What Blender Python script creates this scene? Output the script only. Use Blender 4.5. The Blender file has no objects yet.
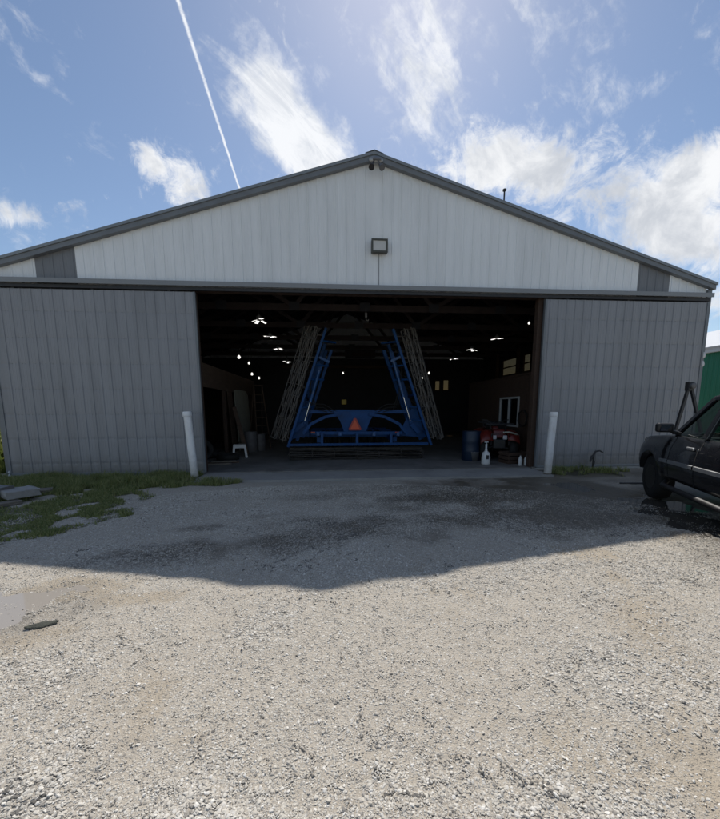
import bpy, math, random
import numpy as np
from mathutils import Vector, Matrix
random.seed(7); rng = np.random.default_rng(11)
R = math.radians
SC = bpy.context.scene
COL = SC.collection

# ------------------------------------------------------------------ camera numbers (fitted to the photo)
FPX, CY, PITCH, ROLL, YAW = 364.87, 460.65, 0.13963, -0.00356, 0.07824
CAM = Vector((-1.1145, -9.6163, 1.6502))
_fw = Vector((math.sin(YAW)*math.cos(PITCH), math.cos(YAW)*math.cos(PITCH), -math.sin(PITCH)))
_r0 = Vector((math.cos(YAW), -math.sin(YAW), 0)); _u0 = _r0.cross(_fw)
_r = _r0*math.cos(ROLL)+_u0*math.sin(ROLL); _u = -_r0*math.sin(ROLL)+_u0*math.cos(ROLL)
def ray(px, py): return (_fw*FPX+_r*(px-360)-_u*(py-CY)).normalized()
def at(px, py, Y):
    d = ray(px, py); return CAM+d*((Y-CAM.y)/d.y)
def gnd(px, py, Z=0.0):
    d = ray(px, py); return CAM+d*((Z-CAM.z)/d.z)

# ------------------------------------------------------------------ mesh helpers
class MB:
    def __init__(s): s.v = []; s.f = []; s.sm = []
    def add(s, vs, fs, smooth=False):
        b = len(s.v); s.v.extend([tuple(v) for v in vs])
        for f in fs: s.f.append(tuple(b+i for i in f)); s.sm.append(smooth)
        return s
    def box(s, c, d, rot=None, taper=1.0):
        c = Vector(c); hx, hy, hz = d[0]/2, d[1]/2, d[2]/2; vs = []
        for z in (-1, 1):
            t = taper if z > 0 else 1
            for y in (-1, 1):
                for x in (-1, 1):
                    p = Vector((x*hx*t, y*hy*t, z*hz))
                    if rot is not None: p = rot @ p
                    vs.append(c+p)
        return s.add(vs, [(0,2,3,1),(4,5,7,6),(0,1,5,4),(2,6,7,3),(0,4,6,2),(1,3,7,5)])
    def b2(s, lo, hi): return s.box([(a+b)/2 for a, b in zip(lo, hi)], [abs(b-a) for a, b in zip(lo, hi)])
    def beam(s, p, q, w, h, up=(0,0,1)):
        p, q = Vector(p), Vector(q); d = (q-p); L = d.length; d.normalize(); up = Vector(up)
        a = d.cross(up)
        if a.length < 1e-4: a = d.cross(Vector((0,1,0)))
        a.normalize(); b = a.cross(d)
        m = Matrix((a, d, b)).transposed()
        return s.box((p+q)/2, (w, L, h), m)
    def tube(s, pts, r, n=10, caps=True, smooth=True):
        pts = [Vector(p) for p in pts]; rs = r if isinstance(r, (list, tuple)) else [r]*len(pts)
        rings = []; prev = None
        for i, p in enumerate(pts):
            if i == 0: t = pts[1]-p
            elif i == len(pts)-1: t = p-pts[i-1]
            else: t = (pts[i+1]-p).normalized()+(p-pts[i-1]).normalized()
            t.normalize()
            if prev is None:
                a = t.cross(Vector((0,0,1)))
                if a.length < 1e-3: a = t.cross(Vector((0,1,0)))
            else: a = prev-t*prev.dot(t)
            a.normalize(); prev = a; b = t.cross(a)
            rings.append([p+(a*math.cos(2*math.pi*k/n)+b*math.sin(2*math.pi*k/n))*rs[i] for k in range(n)])
        vs = [v for g in rings for v in g]; fs = []
        for i in range(len(pts)-1):
            for k in range(n):
                fs.append((i*n+k, i*n+(k+1)%n, (i+1)*n+(k+1)%n, (i+1)*n+k))
        s.add(vs, fs, smooth)
        if caps:
            s.add(rings[0], [tuple(range(n))[::-1]]); s.add(rings[-1], [tuple(range(n))])
        return s
    def lathe(s, prof, o=(0,0,0), n=24, axis='z', smooth=True):
        o = Vector(o); vs = []; fs = []
        for (r, h) in prof:
            for k in range(n):
                a = 2*math.pi*k/n; c, d = r*math.cos(a), r*math.sin(a)
                vs.append(o+(Vector((c, d, h)) if axis == 'z' else Vector((c, h, d)) if axis == 'y' else Vector((h, c, d))))
        for i in range(len(prof)-1):
            for k in range(n): fs.append((i*n+k, i*n+(k+1)%n, (i+1)*n+(k+1)%n, (i+1)*n+k))
        s.add(vs, fs, smooth)
        for i in (0, len(prof)-1):
            if prof[i][0] > 1e-4: s.add(vs[i*n:(i+1)*n], [tuple(range(n))])
        return s
    def prism(s, poly, axis, a, b):
        """2-D outline extruded along an axis"""
        def P(u, w, t): return (t, u, w) if axis == 'x' else (u, t, w) if axis == 'y' else (u, w, t)
        n = len(poly); vs = [P(u, w, a) for u, w in poly]+[P(u, w, b) for u, w in poly]
        fs = [tuple(range(n))[::-1], tuple(range(n, 2*n))]+[(i, (i+1)%n, n+(i+1)%n, n+i) for i in range(n)]
        return s.add(vs, fs)
    def grid(s, rows, smooth=True, closed=False):
        n = len(rows[0]); vs = [v for r in rows for v in r]; fs = []
        for i in range(len(rows)-1):
            for k in range(n if closed else n-1):
                fs.append((i*n+k, i*n+(k+1)%n, (i+1)*n+(k+1)%n, (i+1)*n+k))
        return s.add(vs, fs, smooth)
    def build(s, name, mat, parent=None, bevel=0, segs=2, loc=None):
        me = bpy.data.meshes.new(name); me.from_pydata(s.v, [], s.f)
        import bmesh
        bm = bmesh.new(); bm.from_mesh(me); bmesh.ops.recalc_face_normals(bm, faces=bm.faces[:]); bm.to_mesh(me); bm.free()
        me.polygons.foreach_set('use_smooth', s.sm)
        if mat: me.materials.append(mat)
        o = bpy.data.objects.new(name, me); COL.objects.link(o)
        if parent: o.parent = parent
        if loc is not None: o.location = loc
        if bevel:
            m = o.modifiers.new('bevel', 'BEVEL'); m.width = bevel; m.segments = segs; m.limit_method = 'ANGLE'; m.angle_limit = R(40)
        return o
def tag(o, label=None, cat=None, group=None, kind=None):
    if label: o['label'] = label
    if cat: o['category'] = cat
    if group: o['group'] = group
    if kind: o['kind'] = kind
    return o
def empty(name, loc=(0,0,0), rz=0.0, label=None, cat=None, group=None):
    o = bpy.data.objects.new(name, None); COL.objects.link(o); o.location = loc; o.rotation_euler = (0,0,rz); o.empty_display_size = .2
    return tag(o, label, cat, group)
def copy_tree(o, parent=None):
    c = o.copy(); COL.objects.link(c)
    if parent: c.parent = parent
    for ch in list(o.children): copy_tree(ch, c)
    return c

# ------------------------------------------------------------------ materials
def nodes(m): m.use_nodes = True; return m.node_tree.nodes, m.node_tree.links
def mat(name, col, rough=.5, metal=0., var=.12, scale=6., bump=0., bscale=60., spec=.5, dirt=None, dirt_amt=.0, dirt_scale=2.5, stretch=(1,1,1), coat=0., rvar=.1, sheet=0, splash=None):
    m = bpy.data.materials.new(name); N, L = nodes(m); b = N['Principled BSDF']
    b.inputs['Roughness'].default_value = rough; b.inputs['Metallic'].default_value = metal
    b.inputs['Specular IOR Level'].default_value = spec; b.inputs['Coat Weight'].default_value = coat
    tc = N.new('ShaderNodeTexCoord'); mp = N.new('ShaderNodeMapping'); mp.inputs['Scale'].default_value = stretch
    L.new(tc.outputs['Object'], mp.inputs['Vector'])
    n = N.new('ShaderNodeTexNoise'); n.inputs['Scale'].default_value = scale; n.inputs['Detail'].default_value = 8; n.inputs['Roughness'].default_value = .65
    L.new(mp.outputs[0], n.inputs['Vector'])
    mr = N.new('ShaderNodeMapRange'); mr.inputs[1].default_value = .3; mr.inputs[2].default_value = .7
    mr.inputs[3].default_value = 1-var; mr.inputs[4].default_value = 1+var; L.new(n.outputs['Fac'], mr.inputs[0])
    hv = N.new('ShaderNodeMix'); hv.data_type = 'RGBA'; hv.blend_type = 'MULTIPLY'; hv.inputs[0].default_value = 1
    hv.inputs[6].default_value = (*col, 1); L.new(mr.outputs[0], hv.inputs[7]); out = hv.outputs[2]
    if dirt:
        n2 = N.new('ShaderNodeTexNoise'); n2.inputs['Scale'].default_value = dirt_scale; n2.inputs['Detail'].default_value = 10; n2.inputs['Roughness'].default_value = .7
        L.new(mp.outputs[0], n2.inputs['Vector'])
        m2 = N.new('ShaderNodeMapRange'); m2.inputs[1].default_value = .48; m2.inputs[2].default_value = .72; m2.inputs[4].default_value = dirt_amt; L.new(n2.outputs['Fac'], m2.inputs[0])
        mx = N.new('ShaderNodeMix'); mx.data_type = 'RGBA'; L.new(m2.outputs[0], mx.inputs[0]); L.new(out, mx.inputs[6]); mx.inputs[7].default_value = (*dirt, 1); out = mx.outputs[2]
    if sheet or splash:
        sx = N.new('ShaderNodeSeparateXYZ'); L.new(tc.outputs['Object'], sx.inputs[0])
    if sheet:     # each 0.91 m sheet has weathered a little differently
        dv = N.new('ShaderNodeMath'); dv.operation = 'DIVIDE'; L.new(sx.outputs[0], dv.inputs[0]); dv.inputs[1].default_value = .9144
        fl = N.new('ShaderNodeMath'); fl.operation = 'FLOOR'; L.new(dv.outputs[0], fl.inputs[0]); wn = N.new('ShaderNodeTexWhiteNoise'); wn.noise_dimensions = '1D'; L.new(fl.outputs[0], wn.inputs['W'])
        ms = N.new('ShaderNodeMapRange'); ms.inputs[3].default_value = 1-sheet; ms.inputs[4].default_value = 1+sheet; L.new(wn.outputs['Value'], ms.inputs[0])
        mx = N.new('ShaderNodeMix'); mx.data_type = 'RGBA'; mx.blend_type = 'MULTIPLY'; mx.inputs[0].default_value = 1; L.new(out, mx.inputs[6]); L.new(ms.outputs[0], mx.inputs[7]); out = mx.outputs[2]
    if splash:    # dried mud thrown up along the foot
        n4 = N.new('ShaderNodeTexNoise'); n4.inputs['Scale'].default_value = 9; n4.inputs['Detail'].default_value = 10; n4.inputs['Roughness'].default_value = .75; L.new(tc.outputs['Object'], n4.inputs['Vector'])
        ad = N.new('ShaderNodeMath'); ad.operation = 'MULTIPLY_ADD'; L.new(n4.outputs['Fac'], ad.inputs[0]); ad.inputs[1].default_value = -.9; L.new(sx.outputs[2], ad.inputs[2])
        m4 = N.new('ShaderNodeMapRange'); m4.inputs[1].default_value = .12; m4.inputs[2].default_value = -.42; m4.inputs[3].default_value = 0; m4.inputs[4].default_value = .75; L.new(ad.outputs[0], m4.inputs[0])
        mx = N.new('ShaderNodeMix'); mx.data_type = 'RGBA'; L.new(m4.outputs[0], mx.inputs[0]); L.new(out, mx.inputs[6]); mx.inputs[7].default_value = (*splash, 1); out = mx.outputs[2]
    L.new(out, b.inputs['Base Color'])
    rr = N.new('ShaderNodeMapRange'); rr.inputs[3].default_value = max(.02, rough-rvar); rr.inputs[4].default_value = min(1, rough+rvar); L.new(n.outputs['Fac'], rr.inputs[0]); L.new(rr.outputs[0], b.inputs['Roughness'])
    if bump:
        n3 = N.new('ShaderNodeTexNoise'); n3.inputs['Scale'].default_value = bscale; n3.inputs['Detail'].default_value = 6; L.new(mp.outputs[0], n3.inputs['Vector'])
        bp = N.new('ShaderNodeBump'); bp.inputs['Strength'].default_value = bump; bp.inputs['Distance'].default_value = .01; L.new(n3.outputs['Fac'], bp.inputs['Height']); L.new(bp.outputs[0], b.inputs['Normal'])
    return m
def glow(name, col, s):
    m = bpy.data.materials.new(name); N, L = nodes(m); b = N['Principled BSDF']
    b.inputs['Base Color'].default_value = (.8,.8,.8,1); b.inputs['Emission Color'].default_value = (*col, 1); b.inputs['Emission Strength'].default_value = s
    return m
def glass(name, tint, gl=.12, rough=.02):
    m = bpy.data.materials.new(name); N, L = nodes(m); N.remove(N['Principled BSDF'])
    t = N.new('ShaderNodeBsdfTransparent'); t.inputs[0].default_value = (*tint, 1)
    g = N.new('ShaderNodeBsdfGlossy'); g.inputs['Roughness'].default_value = rough
    lw = N.new('ShaderNodeLayerWeight'); pw = N.new('ShaderNodeMath'); pw.operation = 'POWER'; L.new(lw.outputs['Facing'], pw.inputs[0]); pw.inputs[1].default_value = 4
    fr = N.new('ShaderNodeMath'); fr.operation = 'MULTIPLY_ADD'; L.new(pw.outputs[0], fr.inputs[0]); fr.inputs[1].default_value = .8; fr.inputs[2].default_value = .045
    mx = N.new('ShaderNodeMixShader'); L.new(fr.outputs[0], mx.inputs[0]); L.new(t.outputs[0], mx.inputs[1]); L.new(g.outputs[0], mx.inputs[2])
    L.new(mx.outputs[0], N['Material Output'].inputs['Surface']); return m

M = {}
M['white_panel'] = mat('white_panel', (.72,.745,.76), .42, var=.05, scale=1.3, dirt=(.52,.54,.53), dirt_amt=.4, dirt_scale=1.1, stretch=(3,1,.35), sheet=.03)
M['grey_panel'] = mat('grey_panel', (.165,.172,.182), .42, var=.06, scale=1.6, dirt=(.13,.135,.145), dirt_amt=.4, dirt_scale=1.2, stretch=(3,1,.4))
M['door_panel'] = mat('door_panel', (.235,.243,.26), .42, var=.08, scale=1.6, dirt=(.16,.165,.175), dirt_amt=.55, dirt_scale=1.0, stretch=(3,1,.35), sheet=.05, splash=(.16,.145,.125))
M['trim'] = mat('trim_grey', (.15,.165,.18), .4, var=.08, scale=3, dirt=(.10,.10,.10), dirt_amt=.4)
M['track'] = mat('track_cover', (.205,.218,.23), .4, var=.07, scale=3, stretch=(.4,1,1), dirt=(.2,.2,.2), dirt_amt=.4)
M['dark_steel'] = mat('dark_steel', (.03,.031,.034), .5, .3, var=.3, scale=9, dirt=(.06,.045,.035), dirt_amt=.5)
M['galv'] = mat('galvanised', (.34,.35,.36), .42, .6, var=.15, scale=12)
M['roof'] = mat('roof_metal', (.2,.22,.235), .4, .2, var=.08, scale=2)
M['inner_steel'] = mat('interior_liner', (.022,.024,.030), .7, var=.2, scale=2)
M['wood_dark'] = mat('dark_wood', (.060,.036,.025), .75, var=.35, scale=5, stretch=(1,1,6), bump=.3)
M['wood_beam'] = mat('old_beam_wood', (.095,.062,.044), .8, var=.35, scale=4, stretch=(.5,.5,5), bump=.3)
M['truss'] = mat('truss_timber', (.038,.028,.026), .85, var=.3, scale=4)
M['wood_grey'] = mat('weathered_wood', (.17,.15,.125), .85, var=.35, scale=3, stretch=(1,9,9), bump=.6, bscale=20, dirt=(.07,.06,.05), dirt_amt=.7)
M['plywood'] = mat('old_plywood', (.36,.36,.30), .75, var=.18, scale=3, stretch=(1,4,.7), dirt=(.15,.14,.11), dirt_amt=.5)
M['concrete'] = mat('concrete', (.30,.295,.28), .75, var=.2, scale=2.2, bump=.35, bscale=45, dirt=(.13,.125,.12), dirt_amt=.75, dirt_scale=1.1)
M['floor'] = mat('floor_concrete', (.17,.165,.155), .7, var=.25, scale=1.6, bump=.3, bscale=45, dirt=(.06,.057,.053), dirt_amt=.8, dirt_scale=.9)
M['leaning_wood'] = mat('tan_wood', (.13,.09,.06), .8, var=.3, scale=4, stretch=(.5,.5,5), bump=.3)
M['blue'] = mat('blue_paint', (.004,.050,.17), .5, var=.25, scale=4, spec=.25, dirt=(.010,.032,.08), dirt_amt=.5, dirt_scale=3)
M['blue_worn'] = mat('worn_blue_paint', (.012,.075,.22), .45, var=.3, scale=4, dirt=(.12,.125,.13), dirt_amt=.7, dirt_scale=5)
M['basket'] = mat('worn_bar_steel', (.135,.128,.12), .5, .35, var=.3, scale=14, dirt=(.14,.10,.07), dirt_amt=.6)
M['basket_dark'] = mat('soil_bar_steel', (.05,.045,.04), .6, .3, var=.4, scale=10, dirt=(.12,.10,.08), dirt_amt=.5)
M['rubber'] = mat('tyre_rubber', (.010,.010,.010), .8, var=.3, scale=8, bump=.2)
M['black_paint'] = mat('black_car_paint', (.004,.0045,.007), .26, var=.2, scale=3, coat=.45, rvar=.08, spec=.45, dirt=(.014,.013,.012), dirt_amt=.4)
M['black_plastic'] = mat('black_plastic', (.014,.014,.015), .5, var=.2)
M['chrome'] = mat('chrome', (.62,.63,.65), .14, 1., var=.05, rvar=.05)
M['chrome_dull'] = mat('dull_bright_trim', (.42,.43,.44), .3, .8, var=.1)
M['rim'] = mat('rim_alloy', (.045,.045,.047), .4, .7, var=.3, dirt=(.08,.07,.06), dirt_amt=.5)
M['white_pvc'] = mat('white_post_paint', (.74,.75,.76), .45, var=.05, scale=4, dirt=(.42,.37,.30), dirt_amt=.45, dirt_scale=5, stretch=(2,2,.6), splash=(.30,.27,.22))
M['white_plastic'] = mat('white_plastic', (.62,.63,.62), .45, var=.08, dirt=(.4,.38,.34), dirt_amt=.4)
M['white_frame'] = mat('white_sash_paint', (.42,.43,.43), .5, var=.12)
M['orange'] = mat('orange_sign', (.62,.085,.03), .45, var=.06)
M['red_sign'] = mat('red_sign_border', (.30,.02,.015), .4, var=.06)
M['red'] = mat('red_paint', (.12,.013,.009), .38, var=.15)
M['yellow'] = mat('yellow_paint', (.42,.27,.02), .5, var=.15)
M['drum_grey'] = mat('grey_drum_paint', (.12,.12,.125), .55, var=.2, dirt=(.07,.055,.045), dirt_amt=.5)
M['drum_blue'] = mat('blue_drum_plastic', (.005,.018,.045), .45, var=.12)
M['green_wall'] = mat('green_siding', (.012,.15,.085), .45, var=.07, scale=2, stretch=(1,3,.4))
M['white_trim'] = mat('white_trim', (.55,.56,.57), .45, var=.06)
M['grille'] = mat('seat_fabric', (.03,.03,.032), .9, var=.2)
M['flood_frame'] = mat('flood_housing', (.06,.062,.05), .5, var=.15)
M['flood_lens'] = mat('flood_lens', (.50,.50,.48), .2, var=.06)
M['lamp_red'] = mat('red_lens', (.25,.012,.01), .2, var=.1)
M['lamp_clear'] = mat('clear_lens', (.5,.5,.52), .1, var=.05)
M['lamp_on'] = glow('lamp_on', (1,.97,.92), 1.5)
M['bulb_on'] = glow('bulb_on', (1,.95,.86), 1.3)
M['car_glass'] = glass('car_glass', (.46,.53,.50))
M['dirty_glass'] = glass('dirty_glass', (.24,.20,.15), rough=.2)
M['pane'] = glass('sash_glass', (.55,.58,.62), rough=.05)

# ------------------------------------------------------------------ numpy noise
def vnoise(x, y, seed=0):
    xi = np.floor(x).astype(np.int64); yi = np.floor(y).astype(np.int64); fx = x-xi; fy = y-yi
    fx = fx*fx*(3-2*fx); fy = fy*fy*(3-2*fy)
    def h(a, b):
        n = (a*374761393+b*668265263+seed*974634777) & 0xffffffff
        n = ((n ^ (n >> 13))*1274126177) & 0xffffffff
        return ((n ^ (n >> 16)) & 0xffff)/65535.0
    return (h(xi,yi)*(1-fx)+h(xi+1,yi)*fx)*(1-fy)+(h(xi,yi+1)*(1-fx)+h(xi+1,yi+1)*fx)*fy
def fbm(x, y, oct=4, seed=0):
    t = 0; a = .5; s = 0
    for i in range(oct): t = t+a*vnoise(x*2**i+i*17.3, y*2**i-i*9.1, seed+i); s += a; a *= .5
    return t/s
def sst(a, b, x): t = np.clip((x-a)/(b-a), 0, 1); return t*t*(3-2*t)
def blob(X, Y, cx, cy, rx, ry, ang=0, wob=.45, ws=1.6, seed=0, e0=.72, e1=1.15):
    """soft-edged patch with a ragged outline (1 inside)"""
    c, s = math.cos(ang), math.sin(ang); dx, dy = X-cx, Y-cy
    u = (dx*c+dy*s)/rx; v = (-dx*s+dy*c)/ry
    return 1-sst(e0, e1, np.sqrt(u*u+v*v)+wob*(fbm(X*ws, Y*ws, 5, seed)-.5)*2)

PUDS = [(-4.0,-6.62,.50,.34,.45), (4.35,-4.55,1.1,.5,1.2), (3.98,-1.95,.34,.8,.10)]
def ground_z(X, Y):
    z = (fbm(X*.9, Y*.9, 3, 3)-.5)*.010+(fbm(X*4, Y*4, 3, 9)-.5)*.020+(fbm(X*13, Y*13, 2, 21)-.5)*.020
    rut = np.exp(-((X+1.9-.12*(Y+6))**2)/.045)+np.exp(-((X+.1-.12*(Y+6))**2)/.05)
    z = z-.022*rut*sst(-4.6,-6.2,Y)+.004
    p = 0
    for i, (cx, cy, rx, ry, a) in enumerate(PUDS): p = np.maximum(p, blob(X, Y, cx, cy, rx*1.25, ry*1.25, a, .3 if i == 2 else .8, 7. if i == 2 else 2.6, 50+i))
    z = z*(1-.65*p)-.022*p
    near = 1-sst(14, 40, np.abs(X))*1; z = z*np.clip(near, .0, 1)
    inb = (np.abs(X) < 9.6) & (Y > -1.7) & (Y < 15.2)
    fade = sst(-2.1, -1.3, Y)*(1-sst(9.3, 10.2, np.abs(X)))*(Y < 15.5)
    z = z*(1-fade)-.03*fade*(np.abs(X) < 4.4)*sst(-1.5,-1.0,Y)
    z = np.where((np.abs(X) < 9.0) & (Y > .05) & (Y < 14.4), -.12, z)
    return z
def lanes(X, Y):
    w = (fbm(X*2.5, Y*2.5, 4, 610)-.5)*.35; t = 0
    for x0, k, h in ((-2.05,.10,.17), (-.25,.10,.15), (1.1,.55,.2), (2.7,.5,.2)): t = np.maximum(t, np.exp(-((X-x0-k*(Y+7.5)+w)**2)/(2*h*h)))
    return t*sst(-4.9,-6.2,Y)
def wetness(X, Y):
    w = 0
    for i, (cx, cy, rx, ry, a, k) in enumerate([
        (-1.3,-4.95,2.3,.42,.30,.85), (1.2,-4.35,2.9,.7,.06,1.), (3.4,-4.2,2.0,1.0,.0,1.), (3.6,-2.6,2.1,1.6,0,1.), (1.4,-3.1,1.9,.85,.1,.9),
        (-.5,-2.6,1.3,.35,.1,.45), (-2.95,-4.5,.4,.14,.2,.6), (-2.2,-4.0,.5,.16,.35,.6), (5.2,-1.2,2.6,1.0,0,.85), (2.2,-2.0,2.4,.5,0,.55), (4.6,-5.0,1.3,.6,.6,.9), (6.6,-3.2,1.6,1.8,0,.8), (-3.9,-6.6,.85,.6,.45,.55)]):
        w = np.maximum(w, k*blob(X, Y, cx, cy, rx, ry, a, .95, 1.3, 30+i, .25, 1.45))
    return np.clip(w*(.62+.8*fbm(X*1.6+Y*.6, Y*3.4, 5, 77)), 0, 1)
def dirtness(X, Y):
    d = 0
    for i, (cx, cy, rx, ry, a, k) in enumerate([(-3.45,-6.2,.55,.26,.2,1.), (-2.75,-6.42,.42,.14,.2,1.), (1.85,-5.9,.36,.2,-.3,.9), (3.2,-5.5,.5,.2,.2,.85), (-3.3,-7.0,.4,.2,.2,.6),
        (.2,-6.9,.5,.4,0,.3), (.3,-8.0,.3,.4,.3,.3)]):
        d = np.maximum(d, k*blob(X, Y, cx, cy, rx, ry, a, 1.1, 3.2, 90+i, .35, 1.3))
    return np.clip(d*.9+.38*sst(.45,.72,fbm(X*1.7+3, Y*1.7, 6, 5))+.42*lanes(X, Y)*sst(.3,.6,fbm(X*2.1, Y*2.1, 5, 620)), 0, 1)
def grassness(X, Y):
    g = blob(X, Y, -7.2,-.9, 3.6, .95, .0, .5, 1.6, 200)
    g = np.maximum(g, blob(X, Y, -6.2,-3.6, 1.5, 1.9, -.5, 1.1, 2.0, 201)*.95)
    g = np.maximum(g, blob(X, Y, -4.0,-1.15, .8, .45, 0, .5, 2., 202))
    g = np.maximum(g, blob(X, Y, 5.5,-.62, 1.05, .5, 0, 1.0, 3., 203))
    g = np.maximum(g, sst(-9.6,-10.2, X)*sst(-2.6,-.6,Y))
    return g

# ------------------------------------------------------------------ GROUND
def steps(a, b, d): return list(np.arange(a, b, d))
def outward(start, sgn, d0, far):
    o = []; x = start; d = d0
    while abs(x) < far: x += sgn*d; d *= 1.35; o.append(x)
    return o
gx = sorted(outward(-8.5,-1,.15,900))+steps(-8.5, 7.5, .05)+outward(7.5,1,.15,900)
gy = sorted(outward(-10.2,-1,.3,900))+steps(-10.2,-.2,.05)+[-.2]+outward(-.2,1,.25,900)
gx, gy = np.array(sorted(set(np.round(gx,4)))), np.array(sorted(set(np.round(gy,4))))
GX, GY = np.meshgrid(gx, gy)
GZ = ground_z(GX, GY)
def numpy_mesh(name, V, F, m, attrs=None, smooth=True):
    me = bpy.data.meshes.new(name); nf, k = F.shape
    me.vertices.add(len(V)); me.vertices.foreach_set('co', V.astype(np.float32).ravel())
    me.loops.add(nf*k); me.loops.foreach_set('vertex_index', F.astype(np.int32).ravel())
    me.polygons.add(nf); me.polygons.foreach_set('loop_start', np.arange(0, nf*k, k, dtype=np.int32)); me.polygons.foreach_set('loop_total', np.full(nf, k, dtype=np.int32))
    me.update(calc_edges=True)
    me.polygons.foreach_set('use_smooth', np.full(nf, smooth))
    for a, d in (attrs or {}).items():
        t = me.attributes.new(a, 'FLOAT', 'POINT'); t.data.foreach_set('value', d.astype(np.float32).ravel())
    me.materials.append(m); o = bpy.data.objects.new(name, me); COL.objects.link(o); return o
def ground_material():
    m = bpy.data.materials.new('gravel_ground'); N, L = nodes(m); b = N['Principled BSDF']
    def attr(n): a = N.new('ShaderNodeAttribute'); a.attribute_name = n; return a.outputs['Fac']
    geo = N.new('ShaderNodeNewGeometry')
    def noise(s, d=6, rg=.6): n = N.new('ShaderNodeTexNoise'); n.inputs['Scale'].default_value = s; n.inputs['Detail'].default_value = d; n.inputs['Roughness'].default_value = rg; L.new(geo.outputs['Position'], n.inputs['Vector']); return n.outputs['Fac']
    def mix(f, a, c, bt='MIX'):
        x = N.new('ShaderNodeMix'); x.data_type = 'RGBA'; x.blend_type = bt
        for i, s in ((0, f), (6, a), (7, c)):
            if isinstance(s, (float, int)): x.inputs[i].default_value = s
            elif isinstance(s, tuple): x.inputs[i].default_value = (*s, 1)
            else: L.new(s, x.inputs[i])
        return x.outputs[2]
    def rng_(s, a, c, lo, hi): r = N.new('ShaderNodeMapRange'); L.new(s, r.inputs[0]); r.inputs[1].default_value = a; r.inputs[2].default_value = c; r.inputs[3].default_value = lo; r.inputs[4].default_value = hi; return r.outputs[0]
    def math_(op, a, c):
        x = N.new('ShaderNodeMath'); x.operation = op
        for i, s in enumerate((a, c)):
            if isinstance(s, (float, int)): x.inputs[i].default_value = s
            else: L.new(s, x.inputs[i])
        return x.outputs[0]
    wob = N.new('ShaderNodeTexNoise'); wob.inputs['Scale'].default_value = 30; L.new(geo.outputs['Position'], wob.inputs['Vector'])
    va = N.new('ShaderNodeVectorMath'); va.operation = 'MULTIPLY_ADD'; L.new(wob.outputs['Color'], va.inputs[0]); va.inputs[1].default_value = (.02,.02,.02); L.new(geo.outputs['Position'], va.inputs[2])
    def vor(s):
        v = N.new('ShaderNodeTexVoronoi'); v.inputs['Scale'].default_value = s; L.new(va.outputs[0], v.inputs['Vector']); return v
    v1, v2 = vor(58), vor(125)
    fines = mix(noise(3.2, 10, .7), (.35,.305,.245), (.48,.43,.355))
    fines = mix(rng_(noise(130, 3), .35, .65, 0, 1), fines, mix(.4, fines, (.30,.265,.215)))
    def stone(v):
        s = N.new('ShaderNodeSeparateColor'); L.new(v.outputs['Color'], s.inputs[0])
        r = N.new('ShaderNodeValToRGB'); e = r.color_ramp.elements; e[0].position = 0; e[0].color = (.17,.155,.14,1); e[1].position = 1; e[1].color = (.62,.60,.56,1)
        for p, c in ((.25,(.38,.35,.30)), (.5,(.46,.43,.375)), (.8,(.54,.51,.45))): k = e.new(p); k.color = (*c, 1)
        L.new(s.outputs[0], r.inputs[0]); return r.outputs[0], s.outputs[1]
    c1, k1 = stone(v1); c2, k2 = stone(v2)
    cov = noise(1.7, 6, .65)
    f2 = math_('MULTIPLY', rng_(v2.outputs['Distance'], .25, .5, 1, 0), .85)
    col = mix(f2, fines, c2)
    on1 = math_('GREATER_THAN', math_('ADD', k1, rng_(cov, .3, .7, -.25, .35)), .34)
    f1 = math_('MULTIPLY', rng_(v1.outputs['Distance'], .3, .5, 1, 0), on1)
    col = mix(f1, col, c1)
    dirt = attr('dirt'); wet = attr('wet'); grs = attr('grassy')
    dmix = rng_(math_('ADD', dirt, math_('MULTIPLY', math_('SUBTRACT', noise(22, 6), .5), .9)), .35, .8, 0, .88)
    col = mix(dmix, col, mix(noise(9, 8), (.30,.25,.185), (.42,.36,.275)))
    gm = rng_(math_('ADD', grs, math_('MULTIPLY', math_('SUBTRACT', noise(14, 6), .5), 1.)), .3, .7, 0, 1)
    col = mix(gm, col, mix(noise(40, 6), (.085,.08,.05), (.17,.155,.10)))
    wm = rng_(math_('ADD', wet, math_('MULTIPLY', math_('SUBTRACT', noise(9, 10, .75), .5), 1.0)), .05, .78, 0, 1)
    col = mix(wm, col, mix(1., col, (.32,.30,.27), 'MULTIPLY'))
    L.new(col, b.inputs['Base Color'])
    rough = mix(wm, (.9,.9,.9), (.34,.34,.34)); L.new(rough, b.inputs['Roughness'])
    h = math_('ADD', math_('MULTIPLY', f1, .9), math_('MULTIPLY', f2, .4)); h = math_('ADD', h, math_('MULTIPLY', noise(160, 4), .5))
    bp = N.new('ShaderNodeBump'); bp.inputs['Distance'].default_value = .012; L.new(rng_(wm, 0, 1, .6, .4), bp.inputs['Strength']); L.new(h, bp.inputs['Height']); L.new(bp.outputs[0], b.inputs['Normal'])
    return m
V = np.stack([GX, GY, GZ], -1).reshape(-1, 3)
ny, nx = GX.shape; I = np.arange(ny*nx).reshape(ny, nx)
F = np.stack([I[:-1,:-1], I[:-1,1:], I[1:,1:], I[1:,:-1]], -1).reshape(-1, 4)
far = ((GX < -10.5) & (GY > -3)) | (np.hypot(GX, GY) > 45)
ground = numpy_mesh('ground', V, F, ground_material(), {'wet': wetness(GX, GY), 'dirt': dirtness(GX, GY), 'grassy': np.where(far, 1, grassness(GX, GY))})
tag(ground, kind='structure')

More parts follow.
